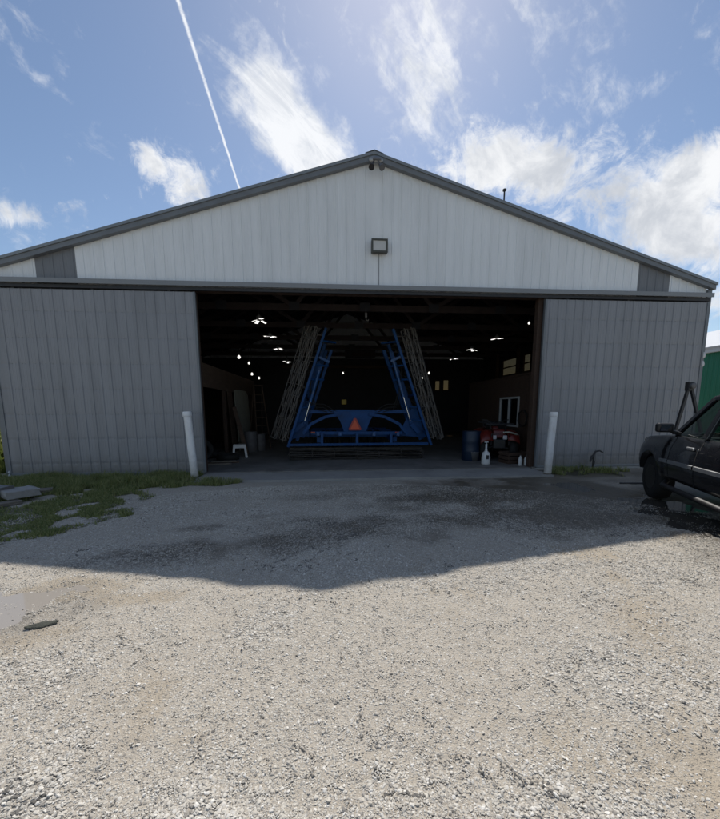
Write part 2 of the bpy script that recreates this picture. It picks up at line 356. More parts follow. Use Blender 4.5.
def water_mat(name, col):
    m = bpy.data.materials.new(name); N, L = nodes(m); b = N['Principled BSDF']; b.inputs['Base Color'].default_value = (*col, 1); b.inputs['Roughness'].default_value = .05; b.inputs['IOR'].default_value = 1.33
    n = N.new('ShaderNodeTexNoise'); n.inputs['Scale'].default_value = 25; bp = N.new('ShaderNodeBump'); bp.inputs['Strength'].default_value = .03; L.new(n.outputs['Fac'], bp.inputs['Height']); L.new(bp.outputs[0], b.inputs['Normal'])
    return m
wm_pale, wm_dark = water_mat('muddy_puddle_water', (.30,.27,.235)), water_mat('dark_puddle_water', (.07,.064,.055))
for i, (cx, cy, rx, ry, a) in enumerate(PUDS):
    n = 40; vs = []
    for k in range(n):
        t = 2*math.pi*k/n; u, v = rx*1.5*math.cos(t), ry*1.5*math.sin(t)
        vs.append((cx+u*math.cos(a)-v*math.sin(a), cy+u*math.sin(a)+v*math.cos(a), -.0165+.001*(i%2)))
    tag(MB().add(vs, [tuple(range(n))]).build('puddle', wm_pale if i == 0 else wm_dark), kind='structure')

# loose stones lying on the gravel
def stone_material():
    m = bpy.data.materials.new('loose_stone'); N, L = nodes(m); b = N['Principled BSDF']; b.inputs['Roughness'].default_value = .85
    a = N.new('ShaderNodeAttribute'); a.attribute_name = 'tint'; r = N.new('ShaderNodeValToRGB'); e = r.color_ramp.elements
    e[0].color = (.12,.112,.10,1); e[1].color = (.70,.67,.61,1)
    for p, c in ((.12,(.29,.265,.23)), (.3,(.43,.395,.34)), (.7,(.51,.475,.41)), (.9,(.58,.55,.495))): k = e.new(p); k.color = (*c, 1)
    geo = N.new('ShaderNodeNewGeometry'); n = N.new('ShaderNodeTexNoise'); n.inputs['Scale'].default_value = 150; L.new(geo.outputs['Position'], n.inputs['Vector'])
    ad = N.new('ShaderNodeMath'); ad.operation = 'MULTIPLY_ADD'; L.new(n.outputs['Fac'], ad.inputs[0]); ad.inputs[1].default_value = .25; L.new(a.outputs['Fac'], ad.inputs[2])
    sb = N.new('ShaderNodeMath'); sb.operation = 'SUBTRACT'; L.new(ad.outputs[0], sb.inputs[0]); sb.inputs[1].default_value = .125; L.new(sb.outputs[0], r.inputs[0])
    L.new(r.outputs[0], b.inputs['Base Color']); return m
def make_stones(n):
    # more stones near the camera, fewer further off; drifts follow a noise field
    d = 1.0+rng.random(n*3)**1.5*7.0; th = R(4.5)+(rng.random(n*3)-.5)*R(108)
    x = CAM.x+d*np.sin(th); y = CAM.y+d*np.cos(th)
    keep = rng.random(n*3) < (.38+.62*sst(.38,.66,fbm(x*1.3, y*1.3, 5, 400)))*(1-.55*dirtness(x, y))*(1-.4*lanes(x, y))
    rough_ok = (y < -.35) & ((np.abs(x) > 4.4)|(y < -1.25)) & (x < 7) & (x > -8.5)
    x, y, d = x[keep & rough_ok][:n], y[keep & rough_ok][:n], d[keep & rough_ok][:n]; n = len(x)
    drift = sst(.4,.68,fbm(x*1.3, y*1.3, 5, 400)); size = np.clip((.0021+.0011*drift)*np.exp(rng.normal(0, .55, n))+.0005*d, .0018, .0105)
    ph = (1+5**.5)/2
    ico = np.array([(-1,ph,0),(1,ph,0),(-1,-ph,0),(1,-ph,0),(0,-1,ph),(0,1,ph),(0,-1,-ph),(0,1,-ph),(ph,0,-1),(ph,0,1),(-ph,0,-1),(-ph,0,1)])/math.hypot(1,ph)
    tri = np.array([(0,11,5),(0,5,1),(0,1,7),(0,7,10),(0,10,11),(1,5,9),(5,11,4),(11,10,2),(10,7,6),(7,1,8),(3,9,4),(3,4,2),(3,2,6),(3,6,8),(3,8,9),(4,9,5),(2,4,11),(6,2,10),(8,6,7),(9,8,1)])
    P = ico[None]*(1+(rng.random((n,12,1))-.5)*.55)
    P = P*np.stack([1+.7*rng.random(n), .75+.4*rng.random(n), .35+.3*rng.random(n)], -1)[:,None,:]*size[:,None,None]
    a = rng.random(n)*2*math.pi; b_ = rng.normal(0,.3,n); ca, sa, cb, sb = np.cos(a), np.sin(a), np.cos(b_), np.sin(b_)
    X, Y, Z = P[...,0], P[...,1], P[...,2]
    X, Z = X*cb[:,None]-Z*sb[:,None], X*sb[:,None]+Z*cb[:,None]
    X, Y = X*ca[:,None]-Y*sa[:,None], X*sa[:,None]+Y*ca[:,None]
    X = X+x[:,None]; Y = Y+y[:,None]; Z = Z+(ground_z(x, y)+size*.12)[:,None]
    V = np.stack([X,Y,Z], -1).reshape(-1,3); F = (tri[None]+12*np.arange(n)[:,None,None]).reshape(-1,3)
    w = wetness(x, y); t = np.clip((.1+.9*rng.random(n))*(1-.75*w), 0, 1)
    ridge = np.abs(fbm(x*1.9, y*1.9, 4, 640)-.5) < .012; t = np.where(ridge & (rng.random(n) < .55), .0, t)
    return numpy_mesh('gravel', V, F, stone_material(), {'tint': np.repeat(t, 12)}, smooth=False)
gr = make_stones(250000); tag(gr, 'loose pale gravel stones scattered over the drive', 'gravel', kind='stuff')

# grass blades
def leaf_material(name, c0, c1, trans=.35):
    m = bpy.data.materials.new(name); N, L = nodes(m); b = N['Principled BSDF']; b.inputs['Roughness'].default_value = .6
    a = N.new('ShaderNodeAttribute'); a.attribute_name = 'tint'; x = N.new('ShaderNodeMix'); x.data_type = 'RGBA'; L.new(a.outputs['Fac'], x.inputs[0]); x.inputs[6].default_value = (*c0,1); x.inputs[7].default_value = (*c1,1); L.new(x.outputs[2], b.inputs['Base Color'])
    t = N.new('ShaderNodeBsdfTranslucent'); L.new(x.outputs[2], t.inputs[0]); ms = N.new('ShaderNodeMixShader'); ms.inputs[0].default_value = trans
    L.new(b.outputs[0], ms.inputs[1]); L.new(t.outputs[0], ms.inputs[2]); L.new(ms.outputs[0], N['Material Output'].inputs['Surface']); return m
def blades(name, x, y, h, m, width=.006, zf=None):
    n = len(x); a = rng.random(n)*2*math.pi; lean = (rng.random(n)*.7+.1)*h; la = rng.random(n)*2*math.pi
    z0 = ground_z(x, y)-.01 if zf is None else zf; w = width*(.6+.8*rng.random(n)); dx, dy = np.cos(a)*w, np.sin(a)*w; lx, ly = np.cos(la)*lean, np.sin(la)*lean
    P = np.stack([np.stack([x-dx,y-dy,z0],-1), np.stack([x+dx,y+dy,z0],-1), np.stack([x+dx*.8+lx*.35,y+dy*.8+ly*.35,z0+h*.6],-1), np.stack([x-dx*.8+lx*.35,y-dy*.8+ly*.35,z0+h*.6],-1), np.stack([x+lx,y+ly,z0+h],-1)], 1)
    F3 = []
    base = 5*np.arange(n)[:,None]; tri = np.concatenate([base+np.array([[0,1,2]]), base+np.array([[0,2,3]]), base+np.array([[3,2,4]])], 0)
    return numpy_mesh(name, P.reshape(-1,3), tri, m, {'tint': np.repeat(rng.random(n), 5)})
def scatter(n, x0, x1, y0, y1, f):
    x = x0+(x1-x0)*rng.random(n*4); y = y0+(y1-y0)*rng.random(n*4); k = rng.random(n*4) < f(x, y); return x[k][:n], y[k][:n]
gm_ = leaf_material('grass_blade', (.14,.19,.05), (.34,.34,.15))
def gf(x, y): return (sst(.25,.8,grassness(x, y))*(.12+.88*sst(.36,.58,fbm(x*2.6,y*2.6,5,300))))*((y < -.22))*((x < -4.35)|(x > 4.4)|(y < -1.0))
x, y = scatter(60000, -9.6, -2.8, -4.9, -.2, gf)
g = blades('grass', x, y, .02+(.03+.10*rng.random(len(x)))*(.35+sst(-3,-.8,y))*(.3+1.3*fbm(x*3,y*3,3,340)), gm_); tag(g, 'short rough grass growing along the grey left door', 'grass', kind='stuff')
x, y = scatter(4200, 4.5, 6.7, -1.6, -.2, lambda x, y: gf(x, y)*sst(-1.5,-.3,y)*sst(.3,.7,fbm(x*5,y*5,3,330)))
g = blades('weeds', x, y, (.03+.17*rng.random(len(x)))*(.35+1.1*fbm(x*4,y*4,3,331)), gm_, .007); tag(g, 'green weeds below the black hydrant at the right door', 'weeds', kind='stuff')
# tall sunlit weeds in the field left of the shed
fm = leaf_material('field_weed_leaf', (.11,.155,.03), (.27,.28,.07), .45)
x, y = scatter(30000, -24, -9.9, 1.2, 16, lambda x, y: .2+.8*sst(.3,.6,fbm(x*.8,y*.8,4,310)))
g = blades('tall_weeds', x, y, .35+1.0*rng.random(len(x)), fm, .03); tag(g, 'tall sunlit yellow green weeds beside the shed', 'weeds', kind='stuff')
x, y = scatter(9000, -13.5, -9.8, -.5, 2, lambda x, y: .3+.7*sst(.3,.6,fbm(x,y,4,311)))
g = blades('long_grass', x, y, .08+.2*rng.random(len(x)), fm, .012); tag(g, 'long yellow green grass at the left corner of the shed', 'grass', kind='stuff')

# ------------------------------------------------------------------ THE SHED
W, ZR, SL, WE, YB = 9.10, 7.676, .297, 9.17, 14.6
def roof_z(x): return ZR-SL*abs(x)
shed = empty('metal_shed', (0,0,0), 0, 'big grey and white ribbed metal shed with its front doors slid open', 'shed')
PITCH_R = .2286
def ribs(x0, x1, phase=0.):
    xs = [(x0, 0)]; k = math.ceil((x0-phase)/PITCH_R-.5)
    while True:
        c = phase+k*PITCH_R; k += 1
        if c-.025 <= x0: continue
        if c+.025 >= x1: break
        xs += [(c-.021,0), (c-.010,.016), (c+.010,.016), (c+.021,0)]
        for mn in (.076, .152):
            if c+mn+.012 < x1: xs += [(c+mn-.012,0), (c+mn,.004), (c+mn+.012,0)]
    xs.append((x1, 0)); return xs
def ribbed(mb, x0, x1, zb, zt, y, rows=None, sgn=-1, swap=False):
    """ribbed sheet: zt may be a function of x; rows = girt heights where screws pull the sheet in"""
    prof = ribs(x0, x1)
    zz = [0.0]
    top = zt if callable(zt) else (lambda x: zt)
    if rows:
        zl = [zb]
        for r in rows: zl += [r-.06, r, r+.06]
        zl.append(top(0)); grid = []
        for i, z in enumerate(zl):
            pull = .0052 if (0 < i < len(zl)-1 and (i-1) % 3 == 1) else 0
            grid.append([(x, y+sgn*(d-(pull if d < .01 else 0)), z) for x, d in prof])
    else:
        grid = [[(x, y+sgn*d, zb) for x, d in prof], [(x, y+sgn*d, top(x)) for x, d in prof]]
    if swap: grid = [[(b, a, z) for a, b, z in g] for g in grid]
    mb.grid(grid, smooth=False)
def screws(mb, x0, x1, rows, y):
    for r in rows:
        for x, d in ribs(x0, x1):
            if d == 0 and random.random() < .5: mb.box((x, y-.003, r), (.010,.007,.010))
ZG = 4.60
def rz_under(x): return roof_z(x)-.042
# gable sheets
mb = MB(); ribbed(mb, -7.03, 0, ZG, rz_under, 0); ribbed(mb, 0, 7.03, ZG, rz_under, 0); mb.build('gable_wall', M['white_panel'], shed)
for s in (-1, 1):
    a, b = sorted((s*7.03, s*7.934)); mb = MB(); ribbed(mb, a, b, ZG, rz_under, -.002); o = mb.build('accent_panel', M['grey_panel'], shed); o['label'] = 'grey strip in the white gable, %s' % ('left' if s < 0 else 'right')
    a, b = sorted((s*7.934, s*9.03)); mb = MB(); ribbed(mb, a, b, ZG, rz_under, 0); mb.build('gable_end_panel', M['white_panel'], shed)
# rake, ridge and corner trim
for s in (-1, 1):
    for nm, y0, y1, t0, t1, m in (('rake_trim', -.125, -.012, .0, .165, M['trim']),):
        mb = MB(); v = []
        for y in (y0, y1):
            for x in (0, s*WE):
                v += [(x, y, roof_z(x)-t0), (x, y, roof_z(x)-t1)]
        mb.add(v, [(0,1,3,2),(4,6,7,5),(0,2,6,4),(1,5,7,3),(0,4,5,1),(2,3,7,6)]); mb.build(nm, m, shed)
    mb = MB(); v = []
    for y in (-.15, -.126):
        for x in (0, s*(WE+.02)): v += [(x, y, roof_z(x)+.008), (x, y, roof_z(x)-.055)]
    mb.add(v, [(0,1,3,2),(4,6,7,5),(0,2,6,4),(1,5,7,3),(0,4,5,1),(2,3,7,6)]); mb.build('rake_lip', M['roof'], shed)
    mb = MB(); mb.b2((s*9.035, -.05, 0), (s*9.15, .10, roof_z(9.1)-.19)); mb.build('corner_trim', M['trim'], shed)
    mb = MB(); mb.b2((s*9.115, .1, 4.72), (s*9.26, YB, 4.86)); mb.build('gutter', M['trim'], shed, bevel=.02)
# roof: two ribbed slopes with thickness
mb = MB()
for s in (-1, 1):
    ys = []; y = -.12
    prof = [(yy, d) for yy, d in ribs(-.12, YB+.15)]
    for t in (0, 1):
        g = [[(x, yy, roof_z(x)+.012+(d if not t else 0)-(.05 if t else 0)) for yy, d in prof] for x in (0, s*WE)]
        mb.grid(g, False)
mb.build('roof', M['roof'], shed)
mb = MB(); mb.prism([(-.22,roof_z(.22)+.035),(0,ZR+.045),(.22,roof_z(.22)+.035),(.22,roof_z(.22)+.03),(0,ZR+.03),(-.22,roof_z(.22)+.03)], 'y', -.14, YB+.15); mb.build('ridge_cap', M['trim'], shed)
# front walls behind the doors
for a, b in ((-9.03, -4.46), (4.47, 9.03)):
    mb = MB(); ribbed(mb, a, b, .05, ZG, .02); mb.b2((a, .04, .02), (b, .09, ZG)); mb.build('front_wall', M['grey_panel'], shed)
# side and rear walls with window openings
def wall_with_holes(a, b, z0, z1, holes, plane, axis, name, sgn):
    """ribbed outer skin + liner, split round rectangular holes"""
    mb = MB(); li = MB(); cuts = sorted(holes); segs = []; cur = a
    for (h0, h1, hz0, hz1) in cuts:
        segs.append((cur, h0, z0, z1)); segs.append((h0, h1, z0, hz0)); segs.append((h0, h1, hz1, z1)); cur = h1
    segs.append((cur, b, z0, z1))
    for (p, q, s0, s1) in segs:
        if q-p < .02: continue
        ribbed(mb, p, q, s0, s1, plane, sgn=sgn, swap=(axis == 'x'))
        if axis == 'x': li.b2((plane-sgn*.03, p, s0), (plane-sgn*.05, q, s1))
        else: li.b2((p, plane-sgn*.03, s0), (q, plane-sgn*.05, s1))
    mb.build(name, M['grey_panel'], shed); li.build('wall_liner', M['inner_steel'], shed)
RW = [(8.7, 9.5, 3.55, 4.5), (9.95, 11.9, 3.55, 4.5)]
wall_with_holes(.1, YB, .0, 4.94, [], -W, 'x', 'side_wall', -1)
wall_with_holes(.1, YB, .0, 4.94, RW, W, 'x', 'side_wall', 1)
BW = [(5.75, 6.15, 2.85, 3.55), (6.3, 6.75, 2.85, 3.6)]
wall_with_holes(-W, W, .0, 4.9, BW, YB, 'y', 'rear_wall', 1)
mb = MB(); mb.prism([(-W,4.8),(W,4.8),(W,roof_z(W)-.03),(0,roof_z(0)-.03),(-W,roof_z(W)-.03)], 'y', YB+.021, YB+.04); mb.build('rear_gable', M['white_panel'], shed)
def window(lo, hi, frame_m, glass_m, parent, mid=None):
    """lo/hi corners of a flat opening, thin in x or y"""
    thin = 0 if abs(hi[0]-lo[0]) < abs(hi[1]-lo[1]) else 1; wd = 1-thin; f = MB(); t = .06
    def bx(w0, w1, z0, z1):
        l = [0,0,z0]; h = [0,0,z1]; l[thin], h[thin] = lo[thin], hi[thin]; l[wd], h[wd] = w0, w1; f.b2(l, h)
    a, b = sorted((lo[wd], hi[wd])); z0, z1 = lo[2], hi[2]
    bx(a, a+t, z0, z1); bx(b-t, b, z0, z1); bx(a+t, b-t, z0, z0+t); bx(a+t, b-t, z1-t, z1)
    if mid == 'h': c = (z0+z1)/2; bx(a+t, b-t, c-.03, c+.03)
    if mid == 'v': c = (a+b)/2; bx(c-.03, c+.03, z0+t, z1-t)
    w = f.build('window', frame_m, parent); g = MB(); l = [0,0,z0+.01]; h = [0,0,z1-.01]; c = (lo[thin]+hi[thin])/2
    l[thin], h[thin] = c-.003, c+.003; l[wd], h[wd] = a+.01, b-.01; g.b2(l, h); g.build('pane', glass_m, w); return w
for (p, q, z0, z1) in RW: window((W-.06, p, z0), (W+.03, q, z1), M['wood_dark'], M['dirty_glass'], shed, 'h')
for (p, q, z0, z1) in BW: window((p, YB-.06, z0), (q, YB+.03, z1), M['wood_dark'], M['dirty_glass'], shed)
# rear door outline and header inside
mb = MB(); mb.b2((-4.2, YB-.22, 4.28), (4.2, YB-.06, 4.46)); mb.build('rear_header', M['wood_beam'], shed)
# floor, apron and curb
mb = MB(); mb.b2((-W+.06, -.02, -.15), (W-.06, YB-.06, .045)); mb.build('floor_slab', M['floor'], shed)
ap = MB(); n = 60; front = []
for k in range(n+1):
    X = -4.35+8.7*k/n; front.append((X, -1.02-.22*float(fbm(np.array([X*1.7]), np.array([2.]), 4, 8)[0])))
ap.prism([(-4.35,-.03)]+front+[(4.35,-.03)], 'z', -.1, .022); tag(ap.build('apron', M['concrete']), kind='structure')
for a, b in ((-9.05,-4.36),(4.42,9.05)): mb = MB(); mb.b2((a,-.2,-.1), (b,.02,.051)); mb.build('foundation_curb', M['concrete'], shed)
# header beam, track and cover over the opening
mb = MB(); mb.b2((-4.46,.0,4.50), (4.47,.16,4.60)); mb.build('header_beam', M['wood_dark'], shed)
mb = MB(); v = [(-9.08,-.02,4.70),(-9.08,-.235,4.665),(-9.08,-.235,4.56),(-9.08,-.215,4.56),(-9.08,-.215,4.65),(-9.08,-.02,4.685)]
mb.prism([(b,c) for a,b,c in v], 'x', -9.08, 9.03); mb.build('track_cover', M['track'], shed)
mb = MB(); mb.b2((-9.05,-.17,4.475), (9.0,-.11,4.55)); mb.build('door_track', M['dark_steel'], shed)
# brown jamb posts
for xa, xb in ((-4.47,-4.36), (4.34,4.47)):
    mb = MB(); mb.b2((xa,.0,.04), (xb,.16,4.5)); mb.build('jamb_post', M['wood_dark'], shed)
# sliding doors
rows = [.35,.95,1.55,2.15,2.75,3.35,3.95]
for (a, b, lab) in ((-8.98,-4.31,'grey ribbed sliding door, left leaf'), (4.43,8.99,'grey ribbed sliding door, right leaf')):
    mb = MB(); ribbed(mb, a+.05, b-.05, .085, 4.44, -.150, rows); d = mb.build('sliding_door', M['door_panel'], shed); d['label'] = lab
    f = MB(); f.b2((a,-.168,.075), (a+.052,-.095,4.44)); f.b2((b-.052,-.168,.075), (b,-.095,4.44)); f.b2((a+.052,-.14,4.36),(b-.052,-.1,4.44)); f.build('edge_trim', M['trim'], d)
    f = MB(); f.b2((a+.052,-.172,.06), (b-.052,-.1,.118)); f.build('bottom_rail', M['track'], d)
    f = MB()
    for r in rows: f.b2((a+.052,-.135,r-.045),(b-.052,-.1,r+.045))
    f.build('girt', M['wood_dark'], d)
    f = MB(); screws(f, a+.05, b-.05, rows, -.150+.004); f.build('screw_lines', M['trim'], d)['kind'] = 'stuff'
    for k in range(3):
        x = a+.6+k*(b-a-1.2)/2; h = MB(); h.b2((x-.03,-.14,4.38),(x+.03,-.105,4.5)); h.build('hanger', M['dark_steel'], d)
# inside: posts, trusses, purlins
for s in (-1, 1):
    for k in range(1, 6):
        y = 2.44*k; mb = MB(); mb.b2((s*8.84,y-.07,.04), (s*8.99,y+.07,4.85)); mb.build('wall_post', M['wood_beam'], shed)
for k in range(0, 6):
    y = .35 if k == 0 else 2.44*k; mb = MB(); zc = 4.82
    mb.beam((-8.9,y,zc), (8.9,y,zc), .05, .2)
    for s in (-1, 1):
        mb.beam((s*8.9,y+.06,roof_z(8.9)-.2), (s*.02,y+.06,roof_z(0)-.24), .05, .2)
        for (x0, x1) in ((6.4,7.6),(6.4,4.4),(2.2,4.4),(2.2,.02)): mb.beam((s*x0,y-.06,zc), (s*x1,y-.06,roof_z(x1)-.25), .05, .12)
    mb.build('roof_truss', M['truss'], shed)
    for gxp in (-4.4,-2.2,0,2.2,4.4,6.4,-6.4):
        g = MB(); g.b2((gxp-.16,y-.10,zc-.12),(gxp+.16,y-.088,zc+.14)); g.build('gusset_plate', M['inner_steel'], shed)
mb = MB()
for s in (-1, 1):
    for x in np.arange(.5, 9, .9): mb.beam((s*x,.05,roof_z(x)-.10), (s*x,YB-.05,roof_z(x)-.10), .05, .09)
mb.build('purlins', M['wood_dark'], shed)
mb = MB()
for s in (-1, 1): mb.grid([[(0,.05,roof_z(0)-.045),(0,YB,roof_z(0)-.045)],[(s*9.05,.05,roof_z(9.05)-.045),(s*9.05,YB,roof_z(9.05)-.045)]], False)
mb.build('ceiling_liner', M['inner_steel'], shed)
# lofts along both sides
mb = MB(); mb.b2((-5.06,.35,2.36),(-4.98,9.6,3.08)); mb.build('loft_beam', M['wood_beam'], shed)
mb = MB(); mb.b2((-8.98,.35,3.0),(-5.07,9.6,3.07)); mb.build('loft_deck', M['wood_dark'], shed)
for y in (.45, 4.25, 7.1, 9.5):
    mb = MB(); mb.b2((-5.055,y-.07,.045),(-4.93,y+.07,2.36)); mb.build('loft_post', M['wood_dark'], shed)
mb = MB(); mb.b2((-8.98,9.55,.045),(-5.07,9.62,2.99)); mb.build('loft_back_wall', M['wood_dark'], shed)
mb = MB()
WY0, WY1, WZ0, WZ1 = 1.95, 3.3, 1.05, 2.05
for (a, b, c, d) in ((.9,WY0,.045,2.70),(WY1,6.4,.045,2.70),(WY0,WY1,.045,WZ0),(WY0,WY1,WZ1,2.70)):
    k = a
    while k < b-.01:
        e = min(b, k+.2); mb.b2((5.0+.004*random.random(),k+.004,c),(5.07,e-.002,d)); k = e
mb.build('workroom_wall', M['wood_dark'], shed)
mb = MB(); mb.b2((5.075,.85,.045),(8.98,.93,2.70)); mb.build('workroom_end_wall', M['wood_dark'], shed)
mb = MB(); mb.b2((4.98,.85,2.705),(8.98,6.4,2.77)); mb.build('workroom_deck', M['wood_dark'], shed)
o = window((4.965,WY0,WZ0),(5.05,WY1,WZ1), M['white_frame'], M['pane'], shed, 'v'); o['label'] = 'white framed window in the brown inner wall'

# ------------------------------------------------------------------ things fixed to the shed front
p = at(379.5, 246, -.12); t = empty('floodlight', p, 0, 'square dark framed floodlight in the middle of the white gable', 'floodlight')
mb = MB(); mb.box((0,.03,0), (.40,.10,.31)); mb.build('housing', M['flood_frame'], t, bevel=.015)
f = MB(); f.b2((-.2,-.05,.115),(.2,-.022,.155)); f.b2((-.2,-.05,-.155),(.2,-.022,-.115)); f.b2((-.2,-.05,-.115),(-.16,-.022,.115)); f.b2((.16,-.05,-.115),(.2,-.022,.115)); f.build('bezel', M['flood_frame'], t)
mb = MB(); mb.box((0,-.028,0), (.318,.012,.228)); mb.build('lens', M['flood_lens'], t)
mb = MB(); mb.tube([(0,.1,-.1),(0,.105,-.2),(0,.112,-.86)], .008, 6); mb.build('cable', M['track'], t)
p = at(376, 160, -.14); t = empty('security_light', p, 0, 'twin head security light on an oval plate at the gable peak', 'security light')
mb = MB(); mb.lathe([(.001,-.03),(.17,-.03),(.175,-.01),(.16,.012)], (0,0,0), 24, 'y'); o = mb.build('back_plate', M['galv'], t); o.scale = (1,1,.45)
mb = MB(); mb.box((.02,-.045,0), (.2,.03,.05)); mb.build('junction_box', M['drum_grey'], t, bevel=.008)
for s in (-1, 1):
    h = MB(); h.tube([(s*.05,-.04,-.03),(s*.09,-.07,-.12)], .015, 8); h.tube([(s*.09,-.05,-.13),(s*.12,-.13,-.22),(s*.125,-.15,-.245)], [.035,.065,.068], 12); o = h.build('lamp_head', M['drum_grey'] if s > 0 else M['dark_steel'], t)
p = at(504, 201, 1.2); t = empty('roof_vent_pipe', (p.x, 1.2, roof_z(p.x)), 0, 'thin dark vent pipe standing on the right roof slope', 'vent pipe')
d = at(504, 190, 1.2).z-roof_z(p.x); mb = MB(); mb.tube([(0,0,-.02),(0,0,d)], .022, 8); mb.build('pipe', M['dark_steel'], t); mb = MB(); mb.lathe([(.02,d-.03),(.05,d-.02),(.05,d+.02),(.001,d+.05)], n=12); mb.build('rain_cap', M['dark_steel'], t)
p = at(700.5, 359, -.09); t = empty('wire_bracket', p, 0, 'small pale two lobed wire bracket on the right corner of the shed', 'bracket')
mb = MB(); mb.box((0,.03,0), (.05,.03,.42)); mb.build('back_bar', M['white_trim'], t, bevel=.006)
for z in (-.13, .1):
    mb = MB(); mb.lathe([(.02,-.08),(.055,-.06),(.06,0),(.045,.03),(.055,.05),(.02,.08)], (.02,-.03,z), 14); mb.build('insulator', M['white_trim'], t)
# hydrant
p = gnd(585, 468, 0); t = empty('yard_hydrant', (p.x,-.34,0), 0, 'black yard hydrant with curved spout against the right grey door', 'hydrant')
mb = MB(); mb.tube([(0,0,-.02),(0,0,.42)], .022, 10); mb.build('standpipe', M['dark_steel'], t)
mb = MB(); mb.tube([(0,0,.40),(-.05,0,.36),(-.09,-.02,.28),(-.11,-.02,.22)], [.03,.03,.026,.024], 10); mb.tube([(-.03,0,.33),(.03,0,.22),(.02,0,.16)], .018, 8); mb.build('spout', M['dark_steel'], t)
mb = MB(); mb.tube([(0,0,.42),(.05,0,.50),(.16,0,.52),(.25,0,.47)], [.028,.026,.02,.018], 10); mb.build('pump_handle', M['dark_steel'], t)

# bollards
def bollard(base, top_px, lab, cap_r, sgn):
    t = empty('bollard', base, 0, lab, 'bollard', 'white posts either side of the shed opening')
    top = at(*top_px, base[1]); d = Vector((top.x-base[0], 0, top.z)); mb = MB()
    mb.tube([d*(-.05), d*.5, d*.93], .088, 24); mb.build('post', M['white_pvc'], t)
    c = MB(); c.tube([d*.925, d*.93, d*.985, d*1.0], [.096,.101,.101,.085], 24); c.build('cap', M['white_pvc'], t)
    r = MB(); r.tube([d*-.02, d*.035], .0895, 24); r.build('mud_band', M['wood_grey'], t)
b1 = gnd(195, 478.5); bollard((b1.x, b1.y, 0), (186.8, 411.5), 'white post by the left door edge with grass round its foot', .1, 1)
b2 = gnd(547.3, 475); bollard((b2.x, b2.y, 0), (553.8, 412), 'white post by the right door edge mirrored in wet gravel', .1, 1)

# lumber and slabs at the left edge
def plank(p, q, w, h, name, lab, cat, m, group=None, z=None):
    p, q = Vector(p), Vector(q); c = (p+q)/2; L = (q-p).length; rz = math.atan2(q.y-p.y, q.x-p.x)
    mb = MB(); n = 12
    sec = [(-.5,0),(.5,0),(.5,.5),(.5,1),(.22,1),(-.15,1),(-.5,1),(-.5,.55)]; rr_ = []
    for i in range(n+1):
        e = .06*h if 0 < i < n else .12*h; rr_.append([(-L/2+L*i/n+random.uniform(-e,e), w*u+random.uniform(-e,e), h*v+(random.uniform(-e,e) if v else 0)) for u, v in sec])
    mb.grid(rr_, False, closed=True); mb.add(rr_[0], [tuple(range(8))]); mb.add(rr_[-1], [tuple(range(8))]); o = mb.build(name, m, None, bevel=min(.008,h*.2)); o.location = (c.x, c.y, c.z); o.rotation_euler = (0, math.atan2(-(q.z-p.z), math.hypot(q.x-p.x, q.y-p.y)), rz); return tag(o, lab, cat, group)
plank(gnd(-40,514,.01), gnd(20,503,.01), .22, .06, 'plank', 'front grey plank lying on the grass at the left edge', 'plank', M['wood_grey'])
plank(gnd(-30,500,.02), gnd(53,491.5,.02), .30, .07, 'plank', 'back grey plank with its end poking past the concrete slab', 'plank', M['wood_grey'])
a = gnd(4, 500, .09); b = gnd(31, 494.5, .09)
t = plank((a.x-.15,a.y+.15,.082), (b.x,b.y+.12,.085), .52, .13, 'concrete_block', 'chunky pale concrete block resting on the planks', 'concrete block', M['concrete'])
plank(gnd(-45,495,.1)+Vector((0,.1,0)), gnd(-2,498,.1)+Vector((0,.1,0)), .4, .16, 'concrete_block', 'dark concrete block cut off by the left edge', 'concrete block', M['drum_grey'])
for i, (px, py, s) in enumerate([(12.2,477.5,.09), (13.5,472,.08)]):
    p = gnd(px, 478); mb = MB(); mb.lathe([(.001,-.02),(s*.8,0),(s,s*.5),(s*.7,s),(.001,s*1.15)], n=10); o = mb.build('rock', M['white_trim']); o.location = (p.x-.03*i, p.y+.02*i, .0 if i == 0 else .10); tag(o, ['pale rock on the grass at the left shed corner', 'small grey rock on top of the pale one at the left shed corner'][i], 'rock')
plank((4.72,-.32,.0), (5.35,-.36,.0), .14, .045, 'plank', 'short pale plank lying beside the right white post', 'plank', M['plywood'])
a, b = gnd(620,484.5,.0), gnd(644,484.5,.0); mb = MB(); mb.tube([(a.x,a.y,.022),(b.x+.1,b.y,.022)], .022, 8); tag(mb.build('steel_bar', M['dark_steel']), 'thin dark steel bar on the wet gravel by the pickup', 'bar')
# muddy clods of torn turf in the drive
for i, (px, py, l, w) in enumerate([(42,626,.21,.042), (35,629,.13,.05), (50,623,.13,.05)][:1]):
    p = gnd(px, py); mb = MB(); rows_ = []
    for k in range(9):
        u = -l/2+l*k/8; r = w*math.sqrt(max(.02,1-(2*u/l)**2))*(.8+.4*random.random()); rows_.append([(u, r*math.cos(a_), .012*math.sin(a_)*(.6+.8*random.random())+.004) for a_ in np.linspace(0, math.pi, 9)])
    mb.grid(rows_, True); o = mb.build('turf_clod', mat('dark_clod',(.05,.052,.04),.9,var=.5,scale=30,bump=1.)); o.location = (p.x,p.y,float(ground_z(np.array([p.x]),np.array([p.y]))[0])+.001); o.rotation_euler=(0,0,.35); tag(o,'long dark mud clod lying in the pale puddle edge','clod')

